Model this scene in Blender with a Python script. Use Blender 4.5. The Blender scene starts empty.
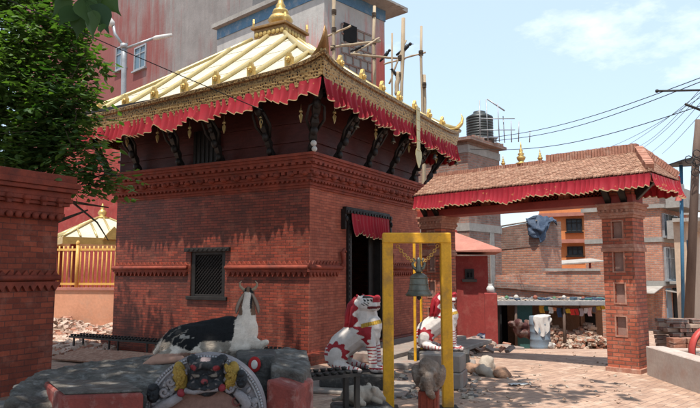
import bpy, bmesh, math, random
from mathutils import Matrix, Vector, noise as mnoise
R = math.radians
rnd = random.Random(7)
scene = bpy.context.scene
col = scene.collection

# ------------------------------------------------ camera
EYE = 1.6; PITCH = R(6.08); F = 638.0
cam_d = bpy.data.cameras.new('camera'); cam = bpy.data.objects.new('camera', cam_d); col.objects.link(cam)
cam_d.sensor_width = 36; cam_d.lens = F/700*36; cam_d.clip_start = .05; cam_d.clip_end = 3000
cam.location = (0, 0, EYE); cam.rotation_euler = (math.pi/2+PITCH, 0, 0)
scene.camera = cam

# ------------------------------------------------ sun and sky
SUN_EL = R(70); sx, sy = -.42, -.907           # horizontal direction towards the sun
w = bpy.data.worlds.new('World'); scene.world = w; w.use_nodes = True
nt = w.node_tree; nt.nodes.clear()
wo = nt.nodes.new('ShaderNodeOutputWorld'); bg = nt.nodes.new('ShaderNodeBackground')
sky = nt.nodes.new('ShaderNodeTexSky'); sky.sky_type = 'NISHITA'; sky.sun_disc = False
sky.sun_elevation = SUN_EL; sky.sun_rotation = math.atan2(sx, sy)
sky.air_density = 1.15; sky.dust_density = 2.6; sky.ozone_density = 1.0; sky.altitude = 1300
bg.inputs['Strength'].default_value = .115
tc = nt.nodes.new('ShaderNodeTexCoord'); mp = nt.nodes.new('ShaderNodeMapping'); mp.inputs['Scale'].default_value = (1, 1, 2.2)
mp.inputs['Location'].default_value = (.12, .3, .05)
nz = nt.nodes.new('ShaderNodeTexNoise'); nz.inputs['Scale'].default_value = 2.6; nz.inputs['Detail'].default_value = 9; nz.inputs['Roughness'].default_value = .62
cr = nt.nodes.new('ShaderNodeValToRGB'); cr.color_ramp.elements[0].position = .56; cr.color_ramp.elements[1].position = .78
cr.color_ramp.elements[1].color = (.8, .8, .8, 1)
mx = nt.nodes.new('ShaderNodeMix'); mx.data_type = 'RGBA'
mx.inputs[7].default_value = (9.0, 9.1, 9.3, 1)
# a thin pale veil everywhere: the hazy white-blue of the photograph
vl = nt.nodes.new('ShaderNodeMix'); vl.data_type = 'RGBA'; vl.inputs[0].default_value = .5; vl.inputs[7].default_value = (5.6, 6.9, 8.0, 1)
L = nt.links
L.new(tc.outputs['Generated'], mp.inputs[0]); L.new(mp.outputs[0], nz.inputs['Vector']); L.new(nz.outputs[0], cr.inputs[0])
L.new(sky.outputs[0], vl.inputs[6]); L.new(vl.outputs[2], mx.inputs[6]); L.new(cr.outputs[0], mx.inputs[0])
L.new(mx.outputs[2], bg.inputs['Color']); L.new(bg.outputs[0], wo.inputs['Surface'])
sd = bpy.data.lights.new('sun', 'SUN'); sd.energy = 4.3; sd.angle = R(.5); sd.color = (1, .945, .86)
sun = bpy.data.objects.new('sun', sd); col.objects.link(sun)
sun.rotation_euler = Vector((sx*math.cos(SUN_EL), sy*math.cos(SUN_EL), math.sin(SUN_EL))).to_track_quat('Z', 'Y').to_euler()
scene.view_settings.view_transform = 'Standard'; scene.view_settings.look = 'None'
scene.view_settings.gamma = 1; scene.view_settings.exposure = 0.72
scene.view_settings.use_curve_mapping = False

# ------------------------------------------------ geometry of the view
def ray(px, py):
    a, b = (px-350)/F, (204-py)/F; c, s = math.cos(PITCH), math.sin(PITCH)
    return Vector((a, c-b*s, s+b*c))
def P(px, py, Y):
    d = ray(px, py); return Vector((0, 0, EYE))+d*(Y/d.y)
def ss(a, b, x):
    t = min(1, max(0, (x-a)/(b-a))); return t*t*(3-2*t)
def gz(x, y):
    return -1.35*ss(10.5, 28, y)*ss(-1.5, 3, x)
def G(px, py, dz=0):
    d = ray(px, py); t = 1.0
    for i in range(6000):
        p = Vector((0, 0, EYE))+d*t
        if p.z <= gz(p.x, p.y)+dz: return p
        t += .01 if t < 60 else .1
    return p
def X(px, Y, py=300): return P(px, py, Y).x
def span(o, d, px, py=272):
    """length along direction d from o at which column px is reached"""
    r = ray(px, py); k = r.x/r.y
    return (o.x-k*o.y)/(k*d.y-d.x)

# ------------------------------------------------ objects
def tag(o, label=None, cat=None, group=None, kind=None):
    if label: o['label'] = label
    if cat: o['category'] = cat
    if group: o['group'] = group
    if kind: o['kind'] = kind
    return o
def thing(name, label, cat, loc=(0, 0, 0), rz=0, group=None, kind=None):
    o = bpy.data.objects.new(name, None); col.objects.link(o); o.empty_display_size = .2
    o.location = loc; o.rotation_euler = (0, 0, rz)
    return tag(o, label, cat, group, kind)
def kids(o): return [c for c in bpy.data.objects if c.parent == o]
def copy_tree(o, parent=None):
    c = o.copy(); col.objects.link(c); c.parent = parent
    for ch in kids(o): copy_tree(ch, c)
    return c

class MB:
    def __init__(s): s.v = []; s.f = []; s.sm = []; s.mi = []; s.c = []; s.M = Matrix.Identity(4); s.col = None
    def add(s, vs, fs, smooth=False, mi=0, cols=None):
        n = len(s.v); M = s.M
        s.v += [M @ Vector(v) for v in vs]
        s.c += cols if cols else [s.col or (1, 1, 1)]*len(vs)
        for f in fs: s.f.append([n+i for i in f]); s.sm.append(smooth); s.mi.append(mi)
        return s
    def box(s, x0, x1, y0, y1, z0, z1, mi=0):
        return s.add([(x0,y0,z0),(x1,y0,z0),(x1,y1,z0),(x0,y1,z0),(x0,y0,z1),(x1,y0,z1),(x1,y1,z1),(x0,y1,z1)],
              [(0,3,2,1),(4,5,6,7),(0,1,5,4),(1,2,6,5),(2,3,7,6),(3,0,4,7)], False, mi)
    def hexa(s, b, t, mi=0):      # four bottom and four top points, counterclockwise
        return s.add(list(b)+list(t), [(0,3,2,1),(4,5,6,7),(0,1,5,4),(1,2,6,5),(2,3,7,6),(3,0,4,7)], False, mi)
    def obox(s, c, size, rot=(0,0,0), mi=0, jit=0):
        from mathutils import Euler
        m = Euler(rot).to_matrix(); c = Vector(c); a, b, d = [q/2 for q in size]; vs = []
        for z in (-d, d):
            for (x, y) in ((-a,-b),(a,-b),(a,b),(-a,b)):
                j = Vector([1+rnd.uniform(-jit, jit) for _ in range(3)])
                vs.append(c+m @ Vector((x*j.x, y*j.y, z*j.z)))
        return s.add(vs, [(0,3,2,1),(4,5,6,7),(0,1,5,4),(1,2,6,5),(2,3,7,6),(3,0,4,7)], False, mi)
    def prism(s, poly, a, b, axis='y', mi=0, smooth=False):
        """closed polygon swept along an axis from a to b; poly is (x,z) for y, (y,z) for x, (x,y) for z"""
        n = len(poly)
        def q(p, t): return {'y': (p[0], t, p[1]), 'x': (t, p[0], p[1]), 'z': (p[0], p[1], t)}[axis]
        vs = [q(p, a) for p in poly]+[q(p, b) for p in poly]
        fs = [tuple(range(n)), tuple(range(2*n-1, n-1, -1))]+[(i, i+n, (i+1)%n+n, (i+1)%n) for i in range(n)]
        return s.add(vs, fs, smooth, mi)
    def tube(s, pts, r, n=8, mi=0, cap=True, sq=False):
        pts = [Vector(p) for p in pts]; m = len(pts)
        rs = r if isinstance(r, (list, tuple)) else [r]*m
        vs = []; prev = None
        for i, p in enumerate(pts):
            t = (pts[min(i+1, m-1)]-pts[max(i-1, 0)]).normalized()
            if prev is None:
                up = Vector((0,0,1)) if abs(t.z) < .9 else Vector((1,0,0))
                u = t.cross(up).normalized()
            else: u = (prev-t*prev.dot(t)).normalized()
            prev = u; v = t.cross(u)
            for k in range(n):
                a = 2*math.pi*(k+(.5 if sq else 0))/n; vs.append(p+(u*math.cos(a)+v*math.sin(a))*rs[i])
        fs = [(i*n+k, i*n+(k+1)%n, (i+1)*n+(k+1)%n, (i+1)*n+k) for i in range(m-1) for k in range(n)]
        if cap: fs += [tuple(range(n-1, -1, -1)), tuple(range((m-1)*n, m*n))]
        return s.add(vs, fs, not sq, mi)
    def lathe(s, prof, n=20, c=(0,0,0), mi=0, sx=1, sy=1):
        vs = [(c[0]+r*sx*math.cos(2*math.pi*k/n), c[1]+r*sy*math.sin(2*math.pi*k/n), c[2]+z) for r, z in prof for k in range(n)]
        m = len(prof)
        fs = [(i*n+k, i*n+(k+1)%n, (i+1)*n+(k+1)%n, (i+1)*n+k) for i in range(m-1) for k in range(n)]
        fs += [tuple(range(n-1, -1, -1)), tuple(range((m-1)*n, m*n))]
        return s.add(vs, fs, True, mi)
    def ball(s, c, r, rot=(0,0,0), n=12, mi=0):
        from mathutils import Euler
        m = Euler(rot).to_matrix(); c = Vector(c); r = (r, r, r) if not isinstance(r, (tuple, list)) else r
        k = n//2+1; vs = []
        for i in range(1, k):
            th = math.pi*i/k
            for j in range(n):
                ph = 2*math.pi*j/n
                vs.append(c+m @ Vector((r[0]*math.sin(th)*math.cos(ph), r[1]*math.sin(th)*math.sin(ph), r[2]*math.cos(th))))
        vs += [c+m @ Vector((0,0,r[2])), c+m @ Vector((0,0,-r[2]))]; t = len(vs)-2
        fs = [(i*n+j, (i+1)*n+j, (i+1)*n+(j+1)%n, i*n+(j+1)%n) for i in range(k-2) for j in range(n)]
        fs += [(t, j, (j+1)%n) for j in range(n)]+[(t+1, (k-2)*n+(j+1)%n, (k-2)*n+j) for j in range(n)]
        return s.add(vs, fs, True, mi)
    def cap(s, a, b, ra, rb, n=12):       # tapered limb
        a, b = Vector(a), Vector(b); q = 5
        pts = [a.lerp(b, i/q) for i in range(q+1)]; rs = [ra+(rb-ra)*i/q for i in range(q+1)]
        s.tube(pts, rs, n); s.ball(a, ra*.99, n=n); s.ball(b, rb*.99, n=n); return s
    def grid(s, fn, nu, nv, smooth=True, mi=0, cfn=None):
        vs = [fn(i/nu, j/nv) for j in range(nv+1) for i in range(nu+1)]
        fs = [(j*(nu+1)+i, j*(nu+1)+i+1, (j+1)*(nu+1)+i+1, (j+1)*(nu+1)+i) for j in range(nv) for i in range(nu)]
        return s.add(vs, fs, smooth, mi)
    def build(s, name, mats, parent=None, loc=(0,0,0), rz=0, bevel=0, seg=1, solid=0, subsurf=0, colors=False, recalc=False):
        me = bpy.data.meshes.new(name); me.from_pydata([tuple(v) for v in s.v], [], s.f)
        me.polygons.foreach_set('use_smooth', s.sm); me.polygons.foreach_set('material_index', s.mi)
        for m in (mats if isinstance(mats, (list, tuple)) else [mats]): me.materials.append(m)
        if recalc:
            bm = bmesh.new(); bm.from_mesh(me); bmesh.ops.recalc_face_normals(bm, faces=bm.faces); bm.to_mesh(me); bm.free()
        me.update(); uv(me)
        if colors:
            at = me.color_attributes.new('Col', 'FLOAT_COLOR', 'POINT')
            at.data.foreach_set('color', [q for c in s.c for q in (c[0], c[1], c[2], 1)])
        o = bpy.data.objects.new(name, me); col.objects.link(o); o.parent = parent
        o.location = loc; o.rotation_euler = (0, 0, rz)
        if solid: d = o.modifiers.new('solid', 'SOLIDIFY'); d.thickness = solid; d.offset = 0
        if bevel: d = o.modifiers.new('bevel', 'BEVEL'); d.width = bevel; d.segments = seg; d.limit_method = 'ANGLE'; d.angle_limit = R(40)
        if subsurf: d = o.modifiers.new('sub', 'SUBSURF'); d.levels = d.render_levels = subsurf
        return o
def uv(me):
    l = me.uv_layers.new(name='UVMap'); data = [0.0]*(2*len(me.loops)); V = me.vertices
    for p in me.polygons:
        n = p.normal; ax, ay, az = abs(n.x), abs(n.y), abs(n.z)
        for li in p.loop_indices:
            c = V[me.loops[li].vertex_index].co
            if az > ax and az > ay: a, b = c.x, c.y
            elif ax > ay: a, b = c.y, c.z
            else: a, b = c.x, c.z
            data[2*li] = a; data[2*li+1] = b
    l.data.foreach_set('uv', data)
def blob(name, mb, mats, parent=None, voxel=.012, smooth=6, cfn=None, loc=(0,0,0), rz=0, disp=0, dscale=20):
    """fuse overlapping closed shapes into one continuous skin"""
    o = mb.build('tmp', [], None)
    d = o.modifiers.new('r', 'REMESH'); d.mode = 'VOXEL'; d.voxel_size = voxel
    d = o.modifiers.new('s', 'SMOOTH'); d.factor = .5; d.iterations = smooth
    col.objects.unlink(o); ws = bpy.data.scenes.new('workshop'); ws.collection.objects.link(o)
    with bpy.context.temp_override(scene=ws, view_layer=ws.view_layers[0]):
        dg = bpy.context.evaluated_depsgraph_get(); me = bpy.data.meshes.new_from_object(o.evaluated_get(dg))
    bpy.data.objects.remove(o); bpy.data.scenes.remove(ws)
    me.name = name; me.materials.clear()
    for m in (mats if isinstance(mats, (list, tuple)) else [mats]): me.materials.append(m)
    if disp:
        for v in me.vertices:
            v.co += v.normal*disp*(mnoise.fractal(v.co*dscale, .8, 2.2, 5))
    me.polygons.foreach_set('use_smooth', [True]*len(me.polygons))
    if cfn:
        at = me.color_attributes.new('Col', 'FLOAT_COLOR', 'POINT')
        at.data.foreach_set('color', [q for v in me.vertices for q in (*cfn(v.co, v.normal), 1)])
    me.update()
    r = bpy.data.objects.new(name, me); col.objects.link(r); r.parent = parent; r.location = loc; r.rotation_euler = (0, 0, rz)
    return r

# ------------------------------------------------ materials
class N:
    def __init__(s, name):
        s.m = bpy.data.materials.new(name); s.m.use_nodes = True; s.t = s.m.node_tree; s.t.nodes.clear()
        s.out = s.t.nodes.new('ShaderNodeOutputMaterial'); s.b = s.t.nodes.new('ShaderNodeBsdfPrincipled')
        s.t.links.new(s.b.outputs[0], s.out.inputs[0]); s.tc = s.t.nodes.new('ShaderNodeTexCoord')
    def n(s, k, **kw):
        x = s.t.nodes.new('ShaderNode'+k)
        for a, b in kw.items():
            if a[0] == '_': x.inputs[a[1:].replace('_', ' ')].default_value = b
            else: setattr(x, a, b)
        return x
    def l(s, a, b): s.t.links.new(a, b)
    def noise(s, vec, scale, detail=4, rough=.55, stretch=None):
        x = s.n('TexNoise'); x.inputs['Scale'].default_value = scale; x.inputs['Detail'].default_value = detail; x.inputs['Roughness'].default_value = rough
        if stretch:
            m = s.n('Mapping'); m.inputs['Scale'].default_value = stretch; s.l(vec, m.inputs[0]); vec = m.outputs[0]
        s.l(vec, x.inputs['Vector']); return x.outputs[0]
    def ramp(s, fac, a, b, ca=(0,0,0,1), cb=(1,1,1,1)):
        x = s.n('ValToRGB'); e = x.color_ramp.elements; e[0].position = a; e[1].position = b; e[0].color = ca; e[1].color = cb
        s.l(fac, x.inputs[0]); return x.outputs[0]
    def mix(s, fac, a, b, mode='MIX'):
        x = s.n('Mix'); x.data_type = 'RGBA'; x.blend_type = mode
        for i, q in ((0, fac), (6, a), (7, b)):
            if isinstance(q, (int, float)): x.inputs[i].default_value = q
            elif isinstance(q, tuple): x.inputs[i].default_value = (*q[:3], 1)
            else: s.l(q, x.inputs[i])
        return x.outputs[2]
    def math(s, op, a, b=0):
        x = s.n('Math'); x.operation = op
        for i, q in ((0, a), (1, b)):
            if isinstance(q, (int, float)): x.inputs[i].default_value = q
            else: s.l(q, x.inputs[i])
        return x.outputs[0]
    def bump(s, h, strength=.4, dist=.01, nrm=None):
        x = s.n('Bump'); x.inputs['Strength'].default_value = strength; x.inputs['Distance'].default_value = dist
        s.l(h, x.inputs['Height'])
        if nrm: s.l(nrm, x.inputs['Normal'])
        s.l(x.outputs[0], s.b.inputs['Normal']); return x.outputs[0]
    def done(s, color=None, rough=.8, metal=0, spec=None):
        if color is not None:
            if isinstance(color, tuple): s.b.inputs['Base Color'].default_value = (*color[:3], 1)
            else: s.l(color, s.b.inputs['Base Color'])
        if isinstance(rough, (int, float)): s.b.inputs['Roughness'].default_value = rough
        else: s.l(rough, s.b.inputs['Roughness'])
        s.b.inputs['Metallic'].default_value = metal
        s.b.inputs['Specular IOR Level'].default_value = .28 if spec is None else spec
        return s.m
def mat(name, c1, c2=None, scale=4, rough=.8, metal=0, bump=.3, bscale=40, dist=.006, dirt=None, dirt_amt=.4, spec=None, stretch=None):
    k = N(name); v = k.tc.outputs['Object']
    c2 = c2 or tuple(q*.72 for q in c1)
    n1 = k.noise(v, scale, 6, .6, stretch)
    c = k.mix(k.ramp(n1, .32, .68), c1, c2)
    fine = k.noise(v, scale*9, 4, .65)
    c = k.mix(.35, c, k.ramp(fine, .3, .7, (.45,.45,.45,1), (1,1,1,1)), 'MULTIPLY')
    if dirt:
        n3 = k.noise(v, scale*.7+1.3, 7, .7)
        c = k.mix(k.math('MULTIPLY', k.ramp(n3, .5, .66), dirt_amt), c, dirt)
    if bump: k.bump(k.noise(v, bscale, 5, .65), bump, dist)
    rr = k.math('ADD', k.math('MULTIPLY', n1, .25), rough-.12)
    return k.done(c, rr, metal, spec)
def brick(name, c1, c2, mortar, bw=.21, bh=.06, ms=.006, stain=(.05,.02,.015), stain_amt=.5, light=(.5,.4,.33), light_amt=.25, rough=.8, dist=.006, wob=.006, rot=None, uvn='UV', bump=.8, offs=None):
    k = N(name); v = k.tc.outputs[uvn]
    if rot is not None:
        m = k.n('Mapping'); m.inputs['Rotation'].default_value = (0, 0, rot); k.l(v, m.inputs[0]); v = m.outputs[0]
    ob = k.tc.outputs['Object']
    nx = k.n('TexNoise'); nx.inputs['Scale'].default_value = 3.5; nx.inputs['Detail'].default_value = 5; k.l(ob, nx.inputs['Vector'])
    wv = k.n('VectorMath'); wv.operation = 'MULTIPLY_ADD'; wv.inputs[1].default_value = (wob*2,)*3; k.l(nx.outputs[1], wv.inputs[0]); k.l(v, wv.inputs[2])
    b = k.n('TexBrick'); b.offset = .5; b.squash = 1
    for a, q in (('Scale', 1), ('Brick Width', bw), ('Row Height', bh), ('Mortar Size', ms), ('Mortar Smooth', .25), ('Bias', .0)): b.inputs[a].default_value = q
    b.inputs['Color1'].default_value = (*c1, 1); b.inputs['Color2'].default_value = (*c2, 1); b.inputs['Mortar'].default_value = (*mortar, 1)
    k.l(wv.outputs[0], b.inputs['Vector'])
    mpz = k.n('Mapping'); mpz.inputs['Scale'].default_value = (2.2, 2.2, .35); k.l(ob, mpz.inputs[0]); streak = k.noise(mpz.outputs[0], 1.6, 6, .7)
    fine = k.noise(ob, 34, 5, .7); mid = k.noise(ob, 1.1, 7, .65); m2 = k.noise(ob, 2.7, 6, .72)
    c = k.mix(.5, b.outputs[0], k.ramp(fine, .25, .75, (.5,.5,.5,1), (1.25,1.25,1.25,1)), 'MULTIPLY')
    c = k.mix(k.math('MULTIPLY', k.ramp(mid, .45, .68), stain_amt), c, stain)
    c = k.mix(k.math('MULTIPLY', k.ramp(m2, .52, .7), light_amt), c, light)
    c = k.mix(k.math('MULTIPLY', k.ramp(streak, .52, .72), .45), c, tuple(q*.4 for q in c2))
    chip = k.ramp(k.noise(ob, 9, 5, .75), .62, .7)
    c = k.mix(k.math('MULTIPLY', chip, .35), c, light)
    h = k.math('ADD', k.math('MULTIPLY', b.outputs[1], -1.0), k.math('MULTIPLY', fine, .55))
    k.bump(h, bump, dist)
    return k.done(c, k.math('ADD', k.math('MULTIPLY', fine, .3), rough-.15))

M = {}
M['temple_brick'] = brick('temple_brick', (.285,.050,.026), (.125,.026,.015), (.07,.022,.014), .17, .052, .005, light=(.42,.15,.09), light_amt=.35, rough=.5, stain_amt=.55, dist=.01, wob=.009)
M['temple_brick_lit'] = brick('temple_brick_bounce_lit', (.44,.12,.068), (.29,.075,.045), (.2,.065,.045), .17, .052, .004, light=(.5,.22,.15), light_amt=.35, stain_amt=.3, rough=.8, wob=.009)  # lighter copy of temple_brick: light bounced off the plaza is put into the colour
M['terracotta'] = mat('terracotta', (.31,.062,.034), (.18,.038,.023), 5, .75, bump=.5, bscale=60, dirt=(.07,.03,.025), dirt_amt=.5)
M['pier_brick'] = brick('pier_brick', (.40,.085,.042), (.2,.045,.026), (.16,.055,.04), .2, .075, .006, light=(.45,.19,.13), light_amt=.4, wob=.012, dist=.012)
M['gate_brick'] = brick('gate_brick', (.48,.13,.07), (.27,.065,.038), (.17,.08,.055), .19, .062, .009, light=(.62,.34,.24), light_amt=.4, stain=(.1,.04,.03), stain_amt=.3, dist=.01)
M['raw_brick'] = brick('raw_brick', (.56,.25,.15), (.34,.13,.085), (.3,.22,.18), .26, .1, .02, light=(.58,.42,.34), light_amt=.4, stain=(.2,.1,.075), stain_amt=.25)
M['grey_brick'] = brick('grey_brick', (.32,.165,.125), (.2,.105,.08), (.22,.18,.155), .26, .1, .018, light=(.36,.29,.24), light_amt=.5, stain=(.12,.09,.075), stain_amt=.4)
M['paver'] = brick('paver', (.43,.28,.20), (.31,.195,.14), (.2,.135,.105), .24, .115, .006, light=(.50,.385,.30), light_amt=.85, stain=(.26,.175,.135), stain_amt=.35, rot=R(-43), dist=.006, wob=.03, rough=.92, bump=.5)
M['niche'] = mat('niche_plaster', (.33,.2,.16), (.25,.14,.11), 6, .9)
M['orange_plaster'] = mat('orange_plaster', (.62,.30,.18), (.52,.24,.14), 1.5, .85, dirt=(.42,.26,.18), dirt_amt=.5)
M['orange_paint'] = mat('orange_paint', (.62,.24,.09), (.54,.2,.075), 1.5, .8)
M['red_plaster'] = mat('red_plaster', (.30,.045,.038), (.22,.035,.03), 2, .85, dirt=(.33,.12,.095), dirt_amt=.4)
M['red_block'] = mat('red_block', (.30,.06,.045), (.17,.04,.032), 7, .7, bump=.7, bscale=30, dist=.01, dirt=(.38,.24,.2), dirt_amt=.7)
M['salmon'] = mat('salmon_roof', (.44,.19,.14), (.35,.14,.105), 2.5, .85, dirt=(.3,.15,.12), dirt_amt=.3)
M['concrete'] = mat('concrete', (.34,.325,.30), (.26,.245,.225), 1.2, .9, dirt=(.17,.15,.135), dirt_amt=.5)
M['pale_concrete'] = mat('pale_concrete', (.48,.41,.36), (.38,.31,.27), 2.2, .9, dirt=(.35,.21,.16), dirt_amt=.5)
M['beige'] = mat('beige_plaster', (.5,.38,.28), (.42,.31,.23), 1, .9)
M['stone'] = mat('grey_stone', (.20,.19,.18), (.13,.125,.12), 5, .85, bump=.8, bscale=30, dist=.012, dirt=(.33,.27,.22), dirt_amt=.5)
M['rock'] = mat('dark_rock', (.06,.052,.044), (.17,.15,.128), 11, .6, bump=1.0, bscale=75, dist=.016, dirt=(.30,.285,.265), dirt_amt=.7)
M['black_stone'] = mat('black_stone', (.03,.029,.028), (.065,.06,.055), 9, .6, bump=.9, bscale=40, dist=.012, dirt=(.2,.18,.16), dirt_amt=.5)
M['brown_stone'] = mat('brown_stone', (.27,.195,.145), (.15,.105,.08), 7, .85, bump=1.0, bscale=34, dist=.02, dirt=(.36,.3,.25), dirt_amt=.6)
M['light_stone'] = mat('light_stone', (.42,.35,.28), (.3,.25,.2), 7, .85, bump=.6, bscale=30)
M['step_stone'] = mat('step_stone', (.30,.255,.22), (.21,.175,.15), 3, .9, bump=.7, bscale=25, dirt=(.3,.14,.1), dirt_amt=.45)
M['dark_wood'] = mat('dark_wood', (.024,.019,.017), (.012,.01,.009), 8, .5, bump=.6, bscale=40)
M['red_wood'] = mat('red_wood', (.09,.02,.017), (.055,.014,.012), 4, .55, bump=.5, bscale=25, stretch=(1,1,5))
M['beam_red'] = mat('beam_red', (.32,.055,.042), (.24,.042,.034), 3, .6)
M['cream_metal'] = mat('cream_roof_metal', (.66,.61,.47), (.54,.49,.36), 1.3, .42, metal=.15, bump=.15, bscale=6, dist=.01, dirt=(.5,.42,.27), dirt_amt=.35)
M['brass_rib'] = mat('brass_rib', (.56,.45,.22), (.45,.35,.16), 3, .38, metal=.45, bump=.1)
M['gold'] = mat('gilt_metal', (.62,.42,.14), (.45,.29,.1), 8, .4, metal=.6, bump=.6, bscale=50, dist=.01)
M['dull_gold'] = mat('dull_gilt', (.33,.19,.075), (.22,.12,.05), 8, .45, metal=.5, bump=.7, bscale=45, dist=.01)
M['yellow'] = mat('yellow_paint', (.76,.38,.018), (.66,.32,.018), 4, .42, bump=.3, bscale=25, dirt=(.22,.12,.05), dirt_amt=.6)
M['fence_yellow'] = mat('fence_paint', (.66,.38,.1), (.55,.3,.08), 3, .5)
M['bronze'] = mat('bronze', (.12,.125,.105), (.2,.19,.15), 9, .45, metal=.7, bump=.3)
M['iron'] = mat('black_iron', (.025,.024,.023), (.05,.045,.04), 9, .55, metal=.3)
M['bamboo'] = mat('bamboo', (.42,.33,.22), (.28,.21,.14), 5, .75, stretch=(1,1,.3))
M['bark'] = mat('bark', (.1,.075,.055), (.06,.045,.035), 5, .9, bump=.9, bscale=20, dist=.02)
M['black'] = mat('crow_black', (.012,.012,.014), None, 6, .5)
M['tank'] = mat('tank_black', (.03,.035,.035), (.045,.05,.05), 4, .45)
M['steel'] = mat('steel_grey', (.38,.39,.4), (.28,.29,.3), 4, .5, metal=.4)
M['tin'] = mat('tin_sheet', (.45,.42,.38), (.33,.3,.27), 2, .55, metal=.2, dirt=(.25,.15,.1), dirt_amt=.4)
M['blue_paint'] = mat('blue_paint', (.05,.15,.25), (.04,.12,.2), 3, .5)
M['blue_band'] = mat('blue_band', (.07,.15,.25), (.09,.19,.29), 1.5, .8, dirt=(.3,.3,.3), dirt_amt=.5)
M['tarp'] = mat('blue_tarp', (.03,.05,.09), (.06,.085,.13), 6, .5, bump=.9, bscale=9, dist=.05)
M['barrel'] = mat('barrel_blue', (.19,.25,.31), (.14,.19,.24), 4, .55, dirt=(.3,.28,.25), dirt_amt=.3)
M['teal'] = mat('teal_sheet', (.05,.14,.13), (.035,.1,.1), 3, .7)
M['clay'] = mat('clay', (.36,.21,.14), (.28,.16,.1), 4, .9, bump=.9, bscale=16, dist=.03)
M['wire'] = mat('wire', (.02,.02,.022), None, 5, .6, bump=0)
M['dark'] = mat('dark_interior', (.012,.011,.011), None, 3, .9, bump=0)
M['pole_brown'] = mat('pole_brown', (.16,.11,.085), (.11,.075,.06), 6, .85, stretch=(1,1,.2))
M['white_cloth'] = mat('white_cloth', (.6,.58,.55), (.5,.48,.45), 5, .9)
M['red_enamel'] = mat('red_enamel', (.45,.06,.05), (.36,.05,.04), 4, .45)
M['tile'] = mat('roof_tile', (.38,.21,.14), (.24,.12,.08), 14, .85, bump=.5, bscale=50, dirt=(.5,.36,.26), dirt_amt=.5)
M['ridge_brick'] = mat('ridge_brick', (.42,.2,.135), (.3,.13,.09), 9, .85, bump=.5, dirt=(.5,.36,.28), dirt_amt=.5)
M['far_tree'] = mat('far_leaf', (.05,.09,.03), (.035,.06,.02), 3, .7)

def cloth(name, c):
    k = N(name); v = k.tc.outputs['Object']
    n1 = k.noise(v, 2.5, 5, .6)
    cc = k.mix(k.ramp(n1, .35, .7), c, tuple(q*.7 for q in c))
    cc = k.mix(k.math('MULTIPLY', k.ramp(k.noise(v, 14, 3), .66, .7), .4), cc, (.45,.25,.08))
    k.bump(k.noise(v, 160, 2), .25, .003)
    m = k.done(cc, .75); k.b.inputs['Sheen Weight'].default_value = .08; k.b.inputs['Sheen Tint'].default_value = (1, .5, .45, 1)
    return m
M['cloth'] = cloth('red_cloth', (.29,.006,.018)); M['trim'] = mat('cloth_trim', (.5,.36,.2), (.4,.25,.13), 8, .8)
def vcol(name, rough=.6, bump=.4, bscale=60, dist=.004, var=.35, vs=18):
    k = N(name); a = k.n('VertexColor'); a.layer_name = 'Col'; v = k.tc.outputs['Object']
    c = k.mix(var, a.outputs[0], k.ramp(k.noise(v, vs, 6, .7), .3, .7, (.45,.43,.4,1), (1.1,1.1,1.1,1)), 'MULTIPLY')
    k.bump(k.noise(v, bscale, 5, .7), bump, dist)
    return k.done(c, rough)
M['painted'] = vcol('painted_stone', .5); M['fur'] = vcol('fur', .85, .5, 120); M['mixed'] = vcol('mixed', .85); M['lion_paint'] = vcol('lion_paint', .55, .7, 45, .006, .4, 12)
M['painted_old'] = vcol('weathered_painted_carving', .6, .9, 70, .01, .6, 22)
# gilded fretwork: holes pierced in a scroll pattern, seen as dark
k = N('gilt_fretwork'); v = k.tc.outputs['UV']
vo = k.n('TexVoronoi'); vo.inputs['Scale'].default_value = 19; vo.inputs['Randomness'].default_value = .45; k.l(v, vo.inputs['Vector'])
nn = k.noise(v, 30, 3); d = k.math('ADD', vo.outputs[0], k.math('MULTIPLY', nn, .25))
hole = k.ramp(d, .41, .47, (1,1,1,1), (0,0,0,1))
c = k.mix(hole, k.mix(k.noise(k.tc.outputs['Object'], 4), (.30,.185,.075), (.44,.29,.12)), (.035,.018,.012))
k.bump(d, .8, .02); M['fret'] = k.done(c, .45, .35)
# engraved moulding
k = N('engraved_gilt'); v = k.tc.outputs['UV']
nn = k.noise(v, 26, 2, .5); wv = k.ramp(nn, .47, .53)
c = k.mix(wv, (.30,.185,.075), (.12,.07,.03)); k.bump(nn, .9, .02); M['engraved'] = k.done(c, .42, .4)
def leafmat(name, c1, c2, trans=.5):
    k = N(name); inf = k.n('VertexColor'); inf.layer_name = 'Col'
    c = k.mix(inf.outputs[0], c1, c2)
    m = k.done(c, .58); k.b.inputs['Transmission Weight'].default_value = 0
    tr = k.n('BsdfTranslucent'); k.l(k.mix(1.0, c, (1.5, 1.9, .5), 'MULTIPLY'), tr.inputs[0])
    ms = k.n('MixShader'); ms.inputs[0].default_value = trans*.6
    k.l(k.b.outputs[0], ms.inputs[1]); k.l(tr.outputs[0], ms.inputs[2]); k.l(ms.outputs[0], k.out.inputs[0]); return m
M['leaf'] = leafmat('leaf', (.032,.075,.022), (.14,.22,.06))
M['big_leaf'] = leafmat('big_leaf', (.02,.05,.022), (.05,.1,.03), .4)
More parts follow.
